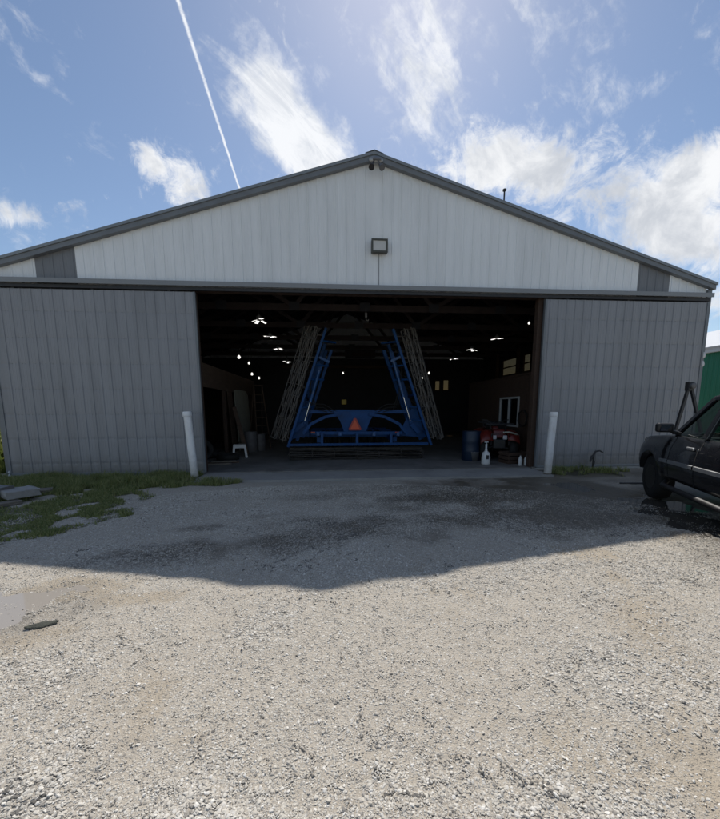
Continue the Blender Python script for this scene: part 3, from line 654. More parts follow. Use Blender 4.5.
# ------------------------------------------------------------------ BLUE IMPLEMENT
Y0 = 2.2
imp = empty('tillage_implement', (-.27, Y0, .045), 0, 'blue folding tillage implement with upright wings parked inside the shed', 'farm implement')
def LP(px, py, Y): return at(px, py, Y)-Vector((-.27, Y0, .045))
def reel(p, q, r, m, name, nb=9, spiral=.9, hoops=6, rb=.012, cross=False):
    p, q = Vector(p), Vector(q); d = (q-p); L = d.length; d.normalize(); a = d.cross(Vector((0,1,0))).normalized(); b = d.cross(a); mb = MB()
    for k in range(nb):
        pts = []
        for i in range(17):
            t = i/16; an = 2*math.pi*k/nb+spiral*t*2; pts.append(p+d*L*t+(a*math.cos(an)+b*math.sin(an))*r)
        mb.tube(pts, rb, 5)
        if cross:
            mb.tube([p+d*L*i/16+(a*math.cos(2*math.pi*k/nb-spiral*i/8)+b*math.sin(2*math.pi*k/nb-spiral*i/8))*r for i in range(17)], rb*.85, 5)
    if cross:
        for k in range(3): o_ = (a*math.cos(2.1*k)+b*math.sin(2.1*k))*r*1.04; mb.tube([p+o_, q+o_], rb*1.15, 6)
    for h in range(hoops):
        c = p+d*L*h/(hoops-1); ring = [c+(a*math.cos(2*math.pi*k/16)+b*math.sin(2*math.pi*k/16))*r*.96 for k in range(17)]; mb.tube(ring, .011, 5, caps=False)
        if h in (0, hoops-1):
            for k in range(5): mb.beam(c, c+(a*math.cos(2*math.pi*k/5)+b*math.sin(2*math.pi*k/5))*r*.95, .03, .01)
    mb.tube([p-d*.06, q+d*.06], .02, 8); return mb.build(name, m, imp)
# wings: two reels each, then the blue arm and inner frame
WING = [((308.5,327),(274.5,438)), ((315.5,327.5),(283,440)), ((404.5,330),(433,437)), ((411.5,329),(440.5,438))]
for i, (tp, bt) in enumerate(WING):
    outer = i in (0, 3); Y = Y0+(.15 if outer else -.05)
    o = reel(LP(*bt, Y), LP(*tp, Y), .118, M['basket'], 'rolling_basket', 4, 3.2, 11, .0105, True); o['label'] = ['outer basket of the left wing','inner basket of the left wing','inner basket of the right wing','outer basket of the right wing'][i]
for s, (tp, bt) in ((-1, ((326,328),(288,447))), (1, ((393,329),(431,445)))):
    mb = MB(); mb.beam(LP(*tp,Y0-.1), LP(*bt,Y0-.1), .075, .09, (0,1,0)); mb.build('wing_arm', M['blue'], imp)
    for Yk in (Y0+1.3, Y0+2.6):
        mb = MB(); mb.beam(LP(*tp,Y0-.1)+Vector((s*.05,Yk-Y0,-.25)), LP(*bt,Y0-.1)+Vector((s*.05,Yk-Y0,.1)), .10, .10, (0,1,0)); mb.build('wing_arm', M['blue'], imp)
    for k in (.12, .45, .8):
        a = LP(*bt,Y0-.1).lerp(LP(*tp,Y0-.1), k); mb = MB(); mb.beam(a, a+Vector((s*.04,2.75,-.1)), .08, .08); mb.build('wing_rail', M['blue'], imp)
    for k in np.linspace(.06, .94, 5):
        p0 = LP(*bt,Y0-.1).lerp(LP(*tp,Y0-.1), k); b = LP(*(WING[1] if s < 0 else WING[2])[1], Y0).lerp(LP(*(WING[1] if s < 0 else WING[2])[0], Y0), k); mb = MB(); mb.beam(p0, b, .03, .05, (0,1,0)); mb.build('basket_bracket', M['basket_dark'], imp)
# inner lift arms, cross ties and hydraulic cylinders
for s, (top, bot, tie0, tie1) in ((-1, ((321,364),(304,424),(319,357),(329,362))), (1, ((391,352),(411,424),(402,356),(391,361)))):
    mb = MB(); mb.beam(LP(*top,Y0+.25), LP(*bot,Y0+.25), .12, .12, (0,1,0)); mb.build('lift_arm', M['blue'], imp)
    mb = MB(); mb.beam(LP(*tie0,Y0-.05), LP(*tie1,Y0+.1), .07, .07, (0,1,0)); mb.build('wing_tie', M['blue_worn'], imp)
    a, b = LP(*top,Y0+.08), LP(*bot,Y0+.08); c = MB(); c.tube([a.lerp(b,.1), a.lerp(b,.62)], .045, 10); o = c.build('cylinder', M['blue_worn'], imp); c = MB(); c.tube([a.lerp(b,.6), a.lerp(b,.95)], .022, 8); c.build('rod', M['chrome'], o)
    mb = MB(); mb.beam(LP(*bot,Y0+.2), LP(355+s*64,433,Y0+.2), .14, .14, (0,1,0)); mb.build('hinge_plate', M['blue'], imp)
    # sloping brace from the centre box out to the side
    mb = MB(); q = [LP(355+s*u, v, Y0+.05) for u, v in ((14,414),(30,417),(44,424),(52,434))]
    for a, b in zip(q, q[1:]): mb.beam(a, b, .09, .09, (0,1,0))
    mb.build('frame_brace', M['blue'], imp)
    mb = MB(); c = LP(355+s*42, 432.5, Y0-.06); mb.box(c, (.13,.03,.05)); mb.build('reflector', M['lamp_red'], imp)
mb = MB(); mb.beam(LP(304,411.5,Y0+.25), LP(408,411.5,Y0+.25), .1, .12); mb.build('top_bar', M['blue'], imp)
mb = MB(); mb.beam(LP(311,433,Y0), LP(402,433,Y0), .08, .10); mb.build('frame_rail', M['blue'], imp)
mb = MB(); mb.beam(LP(288,445,Y0-.12), LP(428,443.5,Y0-.12), .07, .08); mb.build('rear_rail', M['blue'], imp)
for px in (322, 357, 391):
    mb = MB(); mb.beam(LP(px,433,Y0-.04), LP(px,444,Y0-.1), .08, .10, (0,1,0)); mb.build('rail_post', M['blue'], imp)
mb = MB(); c = [LP(333,411,Y0+.1), LP(376,411,Y0+.1), LP(370,421,Y0+.1), LP(366,432,Y0+.1), LP(344,432,Y0+.1), LP(340,421,Y0+.1)]
mb.prism([(v.x, v.z) for v in c], 'y', c[0].y-.02, c[0].y+.1); mb.build('centre_plate', M['blue'], imp, bevel=.01)
# triangular slow-moving sign
c = LP(355, 424, Y0-.02); mb = MB(); mb.prism([(c.x-.215,c.z-.17),(c.x-.165,c.z-.205),(c.x+.165,c.z-.205),(c.x+.215,c.z-.17),(c.x+.035,c.z+.185),(c.x-.035,c.z+.185)], 'y', c.y-.004, c.y); sg = mb.build('slow_vehicle_sign', M['red_sign'], imp)
mb = MB(); mb.prism([(c.x-.150,c.z-.165),(c.x+.150,c.z-.165),(c.x,c.z+.14)], 'y', c.y-.008, c.y-.0045); mb.build('orange_face', M['orange'], sg)
# hoses, rungs and spring tines that fill the folded wings
for s, bt, tp in ((-1,(288,447),(326,328)), (1,(431,445),(393,329))):
    a, b = LP(*bt,Y0-.1), LP(*tp,Y0-.1)
    for k in (.22,.34,.58,.7,.9):
        q0 = a.lerp(b,k); mb = MB(); mb.beam(q0+Vector((0,.08,0)), q0+Vector((-s*.42,.5,.02)), .05, .06, (0,1,0)); mb.build('wing_rung', M['blue'], imp)
    for y in (.7,1.6,2.4):
        for k in np.linspace(.12,.92,7):
            q0 = a.lerp(b,k)+Vector((s*.05,y,0)); t_ = MB(); t_.tube([q0, q0+Vector((s*.16,.03,.10)), q0+Vector((s*.34,.0,.06)), q0+Vector((s*.50,.02,-.06))], .014, 5); t_.build('spring_tine', M['basket_dark'], imp)
    for j in range(3):
        q0 = LP(355+s*(18+5*j),412,Y0+.2); q1 = LP(355+s*(44-3*j),404+3*j,Y0+.1); q2 = LP(355+s*(43+2*j),378-6*j,Y0+.15); mb = MB(); mb.tube([q0, q0.lerp(q1,.5)+Vector((0,-.03,.12-.05*j)), q1, q1.lerp(q2,.5)+Vector((s*.06,-.04,0)), q2], .014, 6); mb.build('hydraulic_hose', M['rubber'], imp)
for px, py in ((318,438),(340,438),(374,438),(398,438)):
    mb = MB(); mb.box(LP(px,py-4,Y0-.08), (.10,.05,.12)); mb.build('clamp_plate', M['blue_worn'], imp, bevel=.01)
for s, bt, tp in ((-1,(288,447),(326,328)), (1,(431,445),(393,329))):
    a, b = LP(*bt,Y0-.1), LP(*tp,Y0-.1)
    for dx, y, k0, k1 in ((.20,.45,.04,.72), (.34,.9,.06,.86), (.12,1.9,.03,.9)):
        mb = MB(); mb.beam(a.lerp(b,k0)+Vector((-s*dx,y,0)), a.lerp(b,k1)+Vector((-s*dx,y,0)), .09, .09, (0,1,0)); mb.build('wing_arm', M['blue'], imp)
    q0 = a.lerp(b,.06); q1 = a.lerp(b,.34); q2 = LP(355+s*46,434,Y0+.2); mb = MB(); mb.prism([(q0.x,q0.z),(q1.x,q1.z),(q1.x-s*.14,q1.z),(q2.x,q2.z+.12),(q2.x,q2.z-.06)], 'y', .24, .28); mb.build('wing_gusset', M['blue'], imp)
# gangs of rollers on the floor and the frame running forward into the dark
for (px0, px1, py, Y, r) in ((290,422,455,Y0-.1,.155), (293,418,452,Y0+.45,.16)):
    a, b = LP(px0,py,Y), LP(px1,py,Y); a.z = b.z = r+.012; reel(a, b, r, M['basket_dark'], 'floor_basket', 8, .8, 7, .013)
mb = MB(); mb.beam(LP(290,449,Y0+.15), LP(422,448.5,Y0+.15), .06, .08); mb.build('basket_beam', M['basket_dark'], imp)
for s in (-1, 1):
    mb = MB(); mb.beam((s*1.25,.1,.62), (s*1.1,5.2,.66), .12, .16); mb.build('main_frame_rail', M['blue'], imp)
for y in (1.1, 2.4, 3.8, 5.1):
    mb = MB(); mb.beam((-1.7,y,.70),(1.7,y,.70), .12, .12); mb.build('cross_tube', M['blue'], imp)
    for x in np.linspace(-1.6, 1.6, 7):
        sh = MB(); sh.tube([(x,y,.66),(x,y+.16,.62),(x,y+.22,.4),(x,y+.1,.2),(x,y-.06,.06)], .02, 6); sh.build('shank', M['basket_dark'], imp)
mb = MB(); mb.beam((-.7,5.2,.6),(0,7.6,.5), .12, .14); mb.beam((.7,5.2,.6),(0,7.6,.5), .12, .14); mb.build('tongue', M['blue'], imp)
for x in (-1.0,-.72,.72,1.0):
    w = MB(); w.lathe([(.20,-.11),(.34,-.11),(.39,-.07),(.39,.07),(.34,.11),(.20,.11)], (x,2.9,.39), 24, 'x'); w.build('tyre', M['rubber'], imp); w = MB(); w.lathe([(.001,-.04),(.2,-.05),(.2,.05),(.001,.04)], (x,2.9,.39), 18, 'x'); w.build('rim', M['blue_worn'], imp)
c = LP(344,402,Y0+3); mb = MB(); mb.box(c, (.2,.06,.2)); mb.build('yellow_valve_block', M['yellow'], imp, bevel=.02)

# ------------------------------------------------------------------ LAMPS inside
def shop_light(p, rz, lab, tilt, grp):
    t = empty('shop_light', p, rz, lab, 'shop light', grp)
    mb = MB(); mb.lathe([(.03,.14),(.06,.10),(.09,.08),(.09,0),(.05,-.015)], n=16); mb.build('hub', M['galv'], t)
    mb = MB(); mb.tube([(0,0,.14),(0,0,.3)], .01, 6); mb.build('stem', M['dark_steel'], t)
    for k in range(4):
        a = math.pi/2*k+.5; rot = Matrix.Rotation(a, 3, 'Z') @ Matrix.Rotation(tilt[k], 3, 'Y'); pn = MB(); pn.box(rot @ Vector((.17,0,.0)), (.18,.13,.014), rot); w = pn.build('wing', M['white_plastic'], t)
        g = MB(); g.box(rot @ Vector((.17,0,-.0095)), (.155,.10,.004), rot); g.build('led_panel', M['lamp_on'], w)
G1 = 'winged shop lights under the trusses'
zl = 4.5
def lamp_at(px, py, z): return gnd(px, py, z)
for (px, py, rz, lab) in [(259,319,.1,'lit winged shop light nearest the left door'), (270,336,.8,'second lit shop light back from the left door'), (278,348,.3,'third lit shop light back from the left door'), (287,361,.9,'lit shop light above the top of the left basket'),
    (497,338,.2,'largest lit shop light on the right side, nearest the windows'), (472,349,.6,'middle lit shop light of the right row'), (454,358,.4,'lit shop light at the far end of the right row')]:
    p = lamp_at(px, py, zl); shop_light(p, rz, lab, [R(-4+30*random.random()) for _ in range(4)], G1)
def bulb(p, lab, r=.07, drop=.5):
    t = empty('hanging_bulb', p, 0, lab, 'light bulb', 'bare lit bulbs inside the shed'); mb = MB(); mb.lathe([(.001,-r*1.1),(r*.6,-r*.85),(r,-r*.1),(r*.75,r*.5),(r*.4,r*.95),(r*.4,r*1.2)], n=14); mb.build('bulb', M['bulb_on'], t)
    mb = MB(); mb.tube([(0,0,r*1.15),(0,0,r*1.15+.09)], r*.5, 10); mb.tube([(0,0,r*1.2),(0,0,drop)], .006, 5); mb.build('socket', M['dark_steel'], t)
for (px, py, z, lab, r) in [(239,357,3.6,'brightest bare bulb over the left loft',.085), (249,363,3.6,'dim bare bulb just right of the brightest left one',.07), (252,374,3.3,'bare bulb third along the left side',.085), (259,378,3.3,'bare bulb fourth along the left side',.085), (529,323,zl,'bare bulb high beside the right jamb post',.055),
    (343,373,3.85,'bare bulb near the rear wall above the implement',.08), (429,373,3.7,'upper bare bulb beside the right wing',.09), (422,378,3.4,'lower bare bulb beside the right wing',.08)]:
    bulb(lamp_at(px, py, z), lab, r*.68, 4.75-z)
p = at(366, 317, 2.2); t = empty('hanging_hook', p, 0, 'small pale hook block hanging from a truss above the implement', 'hook block')
mb = MB(); mb.box((0,0,.06), (.08,.06,.14)); mb.build('block', M['galv'], t, bevel=.02)
mb = MB(); mb.tube([(0,0,0),(0,0,-.06),(.03,0,-.11),(.07,0,-.10),(.08,0,-.06)], .014, 8); mb.build('hook', M['galv'], t)
mb = MB(); mb.tube([(0,0,.13),(0,0,4.72-p.z)], .008, 6); mb.build('chain', M['galv'], t)
p = at(360, 354, 12.5); t = empty('unit_heater', p, 0, 'flat black heater box hung near the rear wall', 'heater'); mb = MB(); mb.box((0,0,0), (1.75,.5,.42)); mb.build('casing', M['dark_steel'], t, bevel=.02)
mb = MB()
for x in (-.7,.7): mb.tube([(x,0,.2),(x,0,4.75-p.z)], .012, 6)
mb.build('hanger_rod', M['dark_steel'], t)

# ------------------------------------------------------------------ LEFT SIDE CLUTTER
def sheet(name, lab, cat, m, y0, y1, x, zt, th=.018, lean=.12, top=None):
    t = MB(); top = top or [(0,1),(1,1)]
    outl = [(y0,.05)]+[(y1,.05)]+[(y0+(y1-y0)*u, .05+(zt-.05)*v) for u, v in reversed(top)]
    vs = []
    for dx in (0, th): vs += [(x+dx-lean*(z-.05)/zt, y, z) for y, z in outl]
    n = len(outl); t.add(vs, [tuple(range(n))[::-1], tuple(range(n, 2*n))]+[(i,(i+1)%n,n+(i+1)%n,n+i) for i in range(n)])
    return tag(t.build(name, m), lab, cat)
sheet('plywood_sheet', 'tall narrow tan plywood sheet leaning under the left loft beam', 'plywood', M['wood_beam'], 4.35, 4.95, -4.80, 2.42, top=[(0,1),(1,.98)])
sheet('plywood_sheet', 'wide pale grey plywood sheet leaning under the left loft beam', 'plywood', M['plywood'], 5.0, 7.3, -4.72, 2.45, top=[(0,.98),(.3,1),(.85,1.0),(1,.93)])
a, b = at(233,411,3.9), gnd(243,447,.05); mb = MB(); mb.beam((-4.62,4.1,1.75), (-4.15,3.75,.05), .14, .035, (0,1,0)); tag(mb.build('board', M['wood_beam']), 'single brown board leaning in front of the pale plywood', 'board')
# step stool
p = gnd(240, 457.5, .045); st = empty('step_stool', p, .25, 'small white plastic step stool standing by the plywood', 'step stool')
mb = MB(); mb.box((0,0,.43), (.40,.30,.035)); mb.build('top', M['white_plastic'], st, bevel=.012)
for sx in (-1, 1):
    for sy in (-1, 1):
        l = MB(); l.beam((sx*.165,sy*.12,.415), (sx*.215,sy*.15,0), .07, .035, (0,1,0)); l.build('leg', M['white_plastic'], st)
mb = MB(); mb.b2((-.17,-.135,.33),(.17,-.115,.413)); mb.b2((-.17,.115,.33),(.17,.135,.413)); mb.build('apron', M['white_plastic'], st)
def drum(name, p, r, h, m, lab, grp=None):
    t = empty(name, p, random.random(), lab, 'drum', grp); mb = MB(); pr = [(r*.96,0),(r,.02)]
    for k in (.33, .66): pr += [(r,h*k-.03),(r*1.025,h*k),(r,h*k+.03)]
    pr += [(r,h-.02),(r*.97,h)]; mb.lathe(pr, n=28); mb.build('shell', m, t); c = MB(); c.lathe([(.001,h-.012),(r*.93,h-.012)], n=28); c.lathe([(.001,h+.012),(.035,h+.012),(.035,h-.012)], (r*.6,0,0), 10); c.build('lid', m, t)
q = at(251,444,4.6); drum('drum', (q.x,4.6,.045), .25, .78, M['drum_grey'], 'grey steel drum touching the pale plywood', 'grey drums by the plywood')
q = at(260,446,5.0); drum('drum', (q.x,5.0,.045), .22, .66, M['drum_grey'], 'shorter grey steel drum on the aisle side of the other', 'grey drums by the plywood')
# step ladder
q = at(260,440,6.2); ld = empty('step_ladder', (q.x,6.2,.045), .5, 'tall wooden step ladder standing behind the grey drums', 'step ladder')
for s in (-1, 1):
    mb = MB(); mb.beam((s*.28,-.5,0),(s*.17,0,2.6),.035,.08,(0,1,0)); mb.build('front_rail', M['wood_beam'], ld); mb = MB(); mb.beam((s*.28,.6,0),(s*.18,.04,2.5),.03,.05,(0,1,0)); mb.build('back_rail', M['wood_beam'], ld)
for k in range(1, 8):
    f = k/8.2; mb = MB(); mb.box((0,-.5*(1-f),2.6*f), (2*(.28-.11*f)-.02,.1,.025)); mb.build('step', M['wood_beam'], ld)
mb = MB(); mb.box((0,.02,2.61),(.42,.2,.03)); mb.build('top_cap', M['wood_beam'], ld)
# tyres and boards on the floor under the loft
def tyre(p, r, w, lab, rot=(0,0,0)):
    mb = MB(); mb.lathe([(r*.58,-w*.42),(r*.85,-w*.5),(r*.98,-w*.36),(r,0),(r*.98,w*.36),(r*.85,w*.5),(r*.58,w*.42),(r*.52,w*.3),(r*.52,-w*.3),(r*.58,-w*.42)], n=28); o = mb.build('tyre', M['rubber']); o.location = p; o.rotation_euler = rot; return tag(o, lab, 'tyre', 'old tyres under the left loft')
tyre((-4.45,2.35,.15), .36, .2, 'old black tyre lying flat nearest the left door'); tyre((-5.1,3.1,.15), .33, .2, 'old black tyre lying flat deeper under the left loft'); tyre((-5.25,2.35,.38), .36, .2, 'old black tyre tilted against the left loft post', (R(70),.2,.5))
for i, (a, b, z) in enumerate([((-5.0,1.5),(-3.95,1.75),.045), ((-4.9,1.25),(-4.1,1.45),.045), ((-4.7,1.55),(-4.0,1.65),.085)]):
    plank((*a,z),(*b,z),.14,.038,'board',['brown floor board behind the front one inside the left door','front brown floor board just inside the left door','short brown board lying across the other two'][i],'board',M['wood_grey'] if i else M['wood_beam'],'boards on the floor inside the left door')

# ------------------------------------------------------------------ RIGHT SIDE CLUTTER
q = gnd(475, 461.5, .045); drum('plastic_drum', (q.x,q.y+.35,.045), .29, .92, M['drum_blue'], 'dark blue plastic drum left of the white sprayer')
q = gnd(485.5, 464.5, .045); sp = empty('pump_sprayer', q, .2, 'white pump sprayer standing on the floor by the blue drum', 'pump sprayer')
mb = MB(); mb.lathe([(.11,0),(.14,.02),(.145,.05),(.138,.28),(.125,.36),(.11,.41),(.06,.45),(.055,.47)], n=26); mb.build('tank', M['white_plastic'], sp)
mb = MB(); mb.prism([(-.075,.2),(.02,.2),(.02,.33),(-.075,.34)], 'y', -.141, -.13); mb.build('label_patch', M['dark_steel'], sp); mb = MB(); mb.box((.085,-.107,.25),(.04,.03,.08)); mb.build('gauge', M['dark_steel'], sp)
mb = MB(); mb.lathe([(.04,.46),(.042,.52),(.032,.54),(.032,.70),(.012,.71),(.012,.76)], n=14); mb.box((0,0,.77),(.14,.025,.03)); mb.build('pump', M['white_plastic'], sp)
mb = MB(); mb.tube([(.04,0,.45),(.14,.02,.4),(.17,.03,.2),(.14,.03,.06)], .01, 6); mb.build('hose', M['rubber'], sp)
for i, (px, h, r) in enumerate([(520,.30,.055), (526.5,.31,.075)]):
    q = gnd(px, 465.5, .045); bt = empty('bottle', q, .3*i, ['slim white bottle on the floor near the right jamb','wider white jug on the floor touching the right jamb'][i], 'bottle'); mb = MB()
    mb.lathe([(r*.9,0),(r,.012),(r,h*.6),(r*.75,h*.74),(r*.33,h*.86),(r*.3,h*.93)], n=18); mb.build('body', M['white_plastic'], bt); mb = MB(); mb.lathe([(r*.38,h*.92),(r*.38,h),(.001,h)], n=12); mb.build('cap', M['white_trim'] if i else M['drum_grey'], bt)
    if i: mb = MB(); mb.tube([(r*.3,0,h*.85),(r*.95,0,h*.78),(r*.95,0,h*.6),(r*.8,0,h*.5)], .012, 6); mb.build('handle', M['white_plastic'], bt)
sp.scale = (.85,.85,.85)
# red quad with racks
qd = empty('quad_bike', (4.22,2.0,.045), R(-14), 'red quad bike with a front rack parked by the brown inner wall', 'quad bike')
for sx in (-1, 1):
    for yy in (-.62, .62):
        w = MB(); w.lathe([(.13,-.11),(.22,-.13),(.275,-.10),(.29,0),(.275,.10),(.22,.13),(.13,.11)], (sx*.44,yy,.29), 24, 'x'); ty = w.build('tyre', M['rubber'], qd); w = MB(); w.lathe([(.001,sx*.05),(.13,sx*.08),(.14,sx*.1)], (sx*.44,yy,.29), 16, 'x'); w.build('rim', M['galv'], ty)
    for yy, nm in ((-.62,'front_fender'), (.62,'rear_fender')):
        g = []
        for k in range(11):
            a = R(20+140*k/10); g.append([(sx*x, yy-.40*math.cos(a), .36+.37*math.sin(a)+dz) for x, dz in ((.22,.03),(.42,.02),(.56,-.03),(.585,-.07))])
        mb = MB(); mb.grid(g); o = mb.build(nm, M['red'], qd); m_ = o.modifiers.new('solid','SOLIDIFY'); m_.thickness = .012
    mb = MB(); mb.box((sx*.16,-.86,.58),(.13,.05,.10)); mb.build('headlight', M['lamp_clear'], qd, bevel=.02)
    mb = MB(); mb.tube([(sx*.12,-.2,.88),(sx*.26,-.12,.97),(sx*.42,-.06,.98)], .014, 8); mb.build('handlebar', M['dark_steel'], qd)
    mb = MB(); mb.tube([(sx*.1,-.6,.35),(sx*.34,-.62,.29)], .03, 8); mb.tube([(sx*.1,.6,.35),(sx*.34,.62,.29)], .03, 8); mb.build('axle', M['dark_steel'], qd)
mb = MB(); mb.box((0,-.5,.66),(.42,.6,.2), taper=.8); mb.box((0,-.1,.72),(.26,.4,.2), taper=.7); mb.build('hood', M['red'], qd, bevel=.04)
mb = MB(); mb.box((0,.02,.42),(.30,1.1,.26)); mb.box((0,-.84,.42),(.36,.05,.22)); mb.build('chassis', M['black_plastic'], qd, bevel=.02)
mb = MB(); mb.box((0,.38,.76),(.32,.72,.12)); mb.build('seat', M['rubber'], qd, bevel=.05)
for yy, nm in ((-.62,'front_rack'), (.72,'rear_rack')):
    mb = MB()
    for x in np.linspace(-.4,.4,7): mb.tube([(x,yy-.24,.90),(x,yy+.24,.90)], .010, 6)
    for y in (-.24,0,.24): mb.tube([(-.42,yy+y,.895),(.42,yy+y,.895)], .012, 6)
    for x in (-.25,.25): mb.tube([(x,yy,.89),(x*.8,yy,.68)], .012, 6)
    mb.build(nm, M['dark_steel'], qd)
mb = MB(); mb.tube([(-.26,-.93,.40),(-.26,-.95,.66),(.26,-.95,.66),(.26,-.93,.40)], .016, 8); mb.build('bumper_bar', M['dark_steel'], qd)
mb = MB(); mb.tube([(.08,-.92,.70),(.25,-.95,.71),(.45,-.90,.67),(.58,-.78,.62)], .022, 8); mb.build('brush_guard', M['plywood'], qd)
qd.scale = (.98,1.05,1.28)
hc = empty('hose_coil', (4.93,1.5,1.35), 0, 'coil of dark hose hung on the brown inner wall', 'hose'); mb = MB()
mb.tube([(-.02-.01*(k%5), (.24+.012*(k%4))*math.cos(2*math.pi*k/24), (.24+.012*(k%4))*math.sin(2*math.pi*k/24)) for k in range(24*5+1)], .013, 5, smooth=True); mb.build('loops', M['rubber'], hc)
mb = MB(); mb.box((.0,0,.26),(.10,.05,.03)); mb.build('peg', M['dark_steel'], hc)
tc_ = empty('tool_cart', (4.55,2.75,.045), .1, 'tall dark tool cart between the quad bike and the inner wall', 'tool cart'); mb = MB(); mb.box((0,0,.62),(.5,.7,.9)); mb.build('cabinet', M['dark_steel'], tc_, bevel=.015)
for z in (.32,.52,.72,.92): mb = MB(); mb.box((-.258,0,z),(.016,.62,.16)); dr = mb.build('drawer', M['red'], tc_, bevel=.006); mb = MB(); mb.box((-.275,0,z+.05),(.018,.5,.015)); mb.build('handle', M['galv'], dr)
for sx in (-1,1):
    for sy in (-1,1): mb = MB(); mb.lathe([(.06,-.02),(.06,.02)], (sx*.18,sy*.28,.06), 14, 'x'); mb.beam((sx*.18,sy*.28,.06),(sx*.18,sy*.28,.17),.03,.03,(0,1,0)); mb.build('caster', M['rubber'], tc_)
bk = empty('bucket', (3.32,1.35,.045), .4, 'small grey bucket on the floor between the blue drum and the quad bike', 'bucket'); mb = MB(); mb.lathe([(.001,.005),(.11,0),(.145,.28),(.15,.29),(.135,.28),(.105,.02),(.001,.02)], n=22); mb.build('pail', M['drum_grey'], bk)
mb = MB(); mb.tube([(.145*math.cos(a),-.05*math.sin(a)-.02,.27+.02*math.sin(a)) for a in np.linspace(0,math.pi,9)], .005, 5); mb.build('handle', M['galv'], bk)
# dark crate with a tyre behind the jamb
cr = empty('wooden_crate', (4.35,.85,.045), .15, 'dark open wooden crate in front of the quad bike', 'crate'); mb = MB()
for z in (.05,.17,.29):
    for s in (-1,1): mb.box((0,s*.24,z),(.7,.02,.09)); mb.box((s*.36,0,z),(.02,.5,.09))
mb.box((0,0,.012),(.7,.5,.02)); mb.build('slats', M['wood_dark'], cr)
mb = MB()
for sx in (-1,1):
    for sy in (-1,1): mb.box((sx*.33,sy*.21,.17),(.04,.04,.34))
mb.build('corner_post', M['wood_dark'], cr)

# ------------------------------------------------------------------ PICKUP
TH = R(90-24)
tk = empty('pickup_truck', (0,0,0), TH, 'black crew cab pickup with bright side trim parked on wet gravel', 'pickup truck')
WB, HW, RW_ = 3.9, .985, .405
def zbot(x):
    z = .50
    for c in (0, -WB):
        d = abs(x-c)
        if d < .47: z = max(z, .40+math.sqrt(.47**2-d*d)*1.0)
    if x > .62: z = max(z, .52)
    return z
def ztop(x):
    if x > -.70: return 1.19-.13*((x+.70)/1.6)**1.6 if x <= .9 else 1.06
    if x > -2.75: return 1.20
    return 1.24
def yh(x, u):
    y = HW*(.945+.055*math.sin(math.pi*min(1,max(0,u*.95+.12)))); y -= .05*max(0,u-.75)/.25
    for c in (0, -WB):
        d = abs(x-c)
        if d < .62: y += .018*(1-sst(.50,.62,np.array(d)).item())
    if x > .25: y -= .20*((x-.25)/.70)**2.2
    if x < -4.75: y -= .03
    return y
xs = sorted(set([round(v,3) for v in np.linspace(-4.98,.93,150)]+[-2.75,-2.752,-.7])); 
for s in (-1, 1):
    rows_ = []
    for x in xs:
        zb, zt = zbot(x), ztop(x); r = [(x, s*(yh(x,0)-.14), zb)]
        for k in range(11):
            u = k/10; z = zb+(zt-zb)*u; uu = (z-.5)/(zt-.5); r.append((x, s*yh(x, uu), z))
        r.append((x, s*(yh(x,1)-.03), zt+.018)); r.append((x, s*(yh(x,1)-.075), zt+.02)); rows_.append(r)
    mb = MB(); mb.grid(rows_); o = mb.build('body_side', M['black_paint'], tk)
# hood
rows_ = []
for x in [v for v in xs if v >= -.72]:
    yy = yh(x,1)-.07; zt = ztop(x)+.02; rows_.append([(x, yy*t, zt+.045*(1-t*t)+(.02 if abs(t) < .45 else 0)) for t in np.linspace(-1,1,21)])
mb = MB(); mb.grid(rows_); mb.build('hood', M['black_paint'], tk)
mb = MB(); mb.grid([[(.93,yv*t,z) for t in np.linspace(-1,1,9)] for yv, z in ((.76,1.06),(.79,.9),(.79,.52))], False); mb.build('nose_panel', M['black_paint'], tk)
mb = MB(); mb.b2((.925,-.5,.72),(.965,.5,1.0)); mb.build('grille', M['black_plastic'], tk); g = MB(); g.b2((.93,-.54,.70),(.975,.54,.725)); g.b2((.93,-.54,.995),(.975,.54,1.02)); g.b2((.93,-.52,.84),(.978,.52,.88)); g.build('grille_bar', M['chrome'], tk)
mb = MB(); mb.grid([[(xx,yv,z) for yv, xx in ((-.80,.80),(-.72,.97),(-.4,1.03),(.4,1.03),(.72,.97),(.80,.80))] for z in (.44,.66)], True); o = mb.build('front_bumper', M['chrome'], tk); o.modifiers.new('s','SOLIDIFY').thickness = .05
for s in (-1,1):
    mb = MB(); mb.b2((.80,s*.56,.80),(.955,s*.78,1.0)); mb.build('headlight', M['lamp_clear'], tk, bevel=.03)
    mb = MB(); mb.b2((-5.0,s*.80,.80),(-4.93,s*.955,1.17)); mb.build('tail_light', M['lamp_red'], tk, bevel=.02)
mb = MB(); mb.b2((-5.0,-.80,.60),(-4.94,.80,1.22)); mb.build('tailgate', M['black_paint'], tk, bevel=.02); mb = MB(); mb.b2((-5.16,-.95,.46),(-5.01,.95,.62)); mb.build('rear_bumper', M['chrome'], tk, bevel=.03)
mb = MB(); mb.b2((-4.93,-.8,.72),(-2.80,.8,.76)); mb.b2((-2.81,-.86,.76),(-2.77,.86,1.22)); mb.b2((-4.93,-.90,.76),(-2.81,-.86,1.24)); mb.b2((-4.93,.86,.76),(-2.81,.90,1.24)); mb.build('bed_liner', M['black_plastic'], tk)
mb = MB(); mb.b2((-4.9,-.45,.42),(.8,-.33,.56)); mb.b2((-4.9,.33,.42),(.8,.45,.56)); mb.b2((-3.0,-.85,.50),(-.5,.85,.56)); mb.b2((-.5,-.55,.45),(.7,.55,.9)); mb.build('chassis', M['black_plastic'], tk)
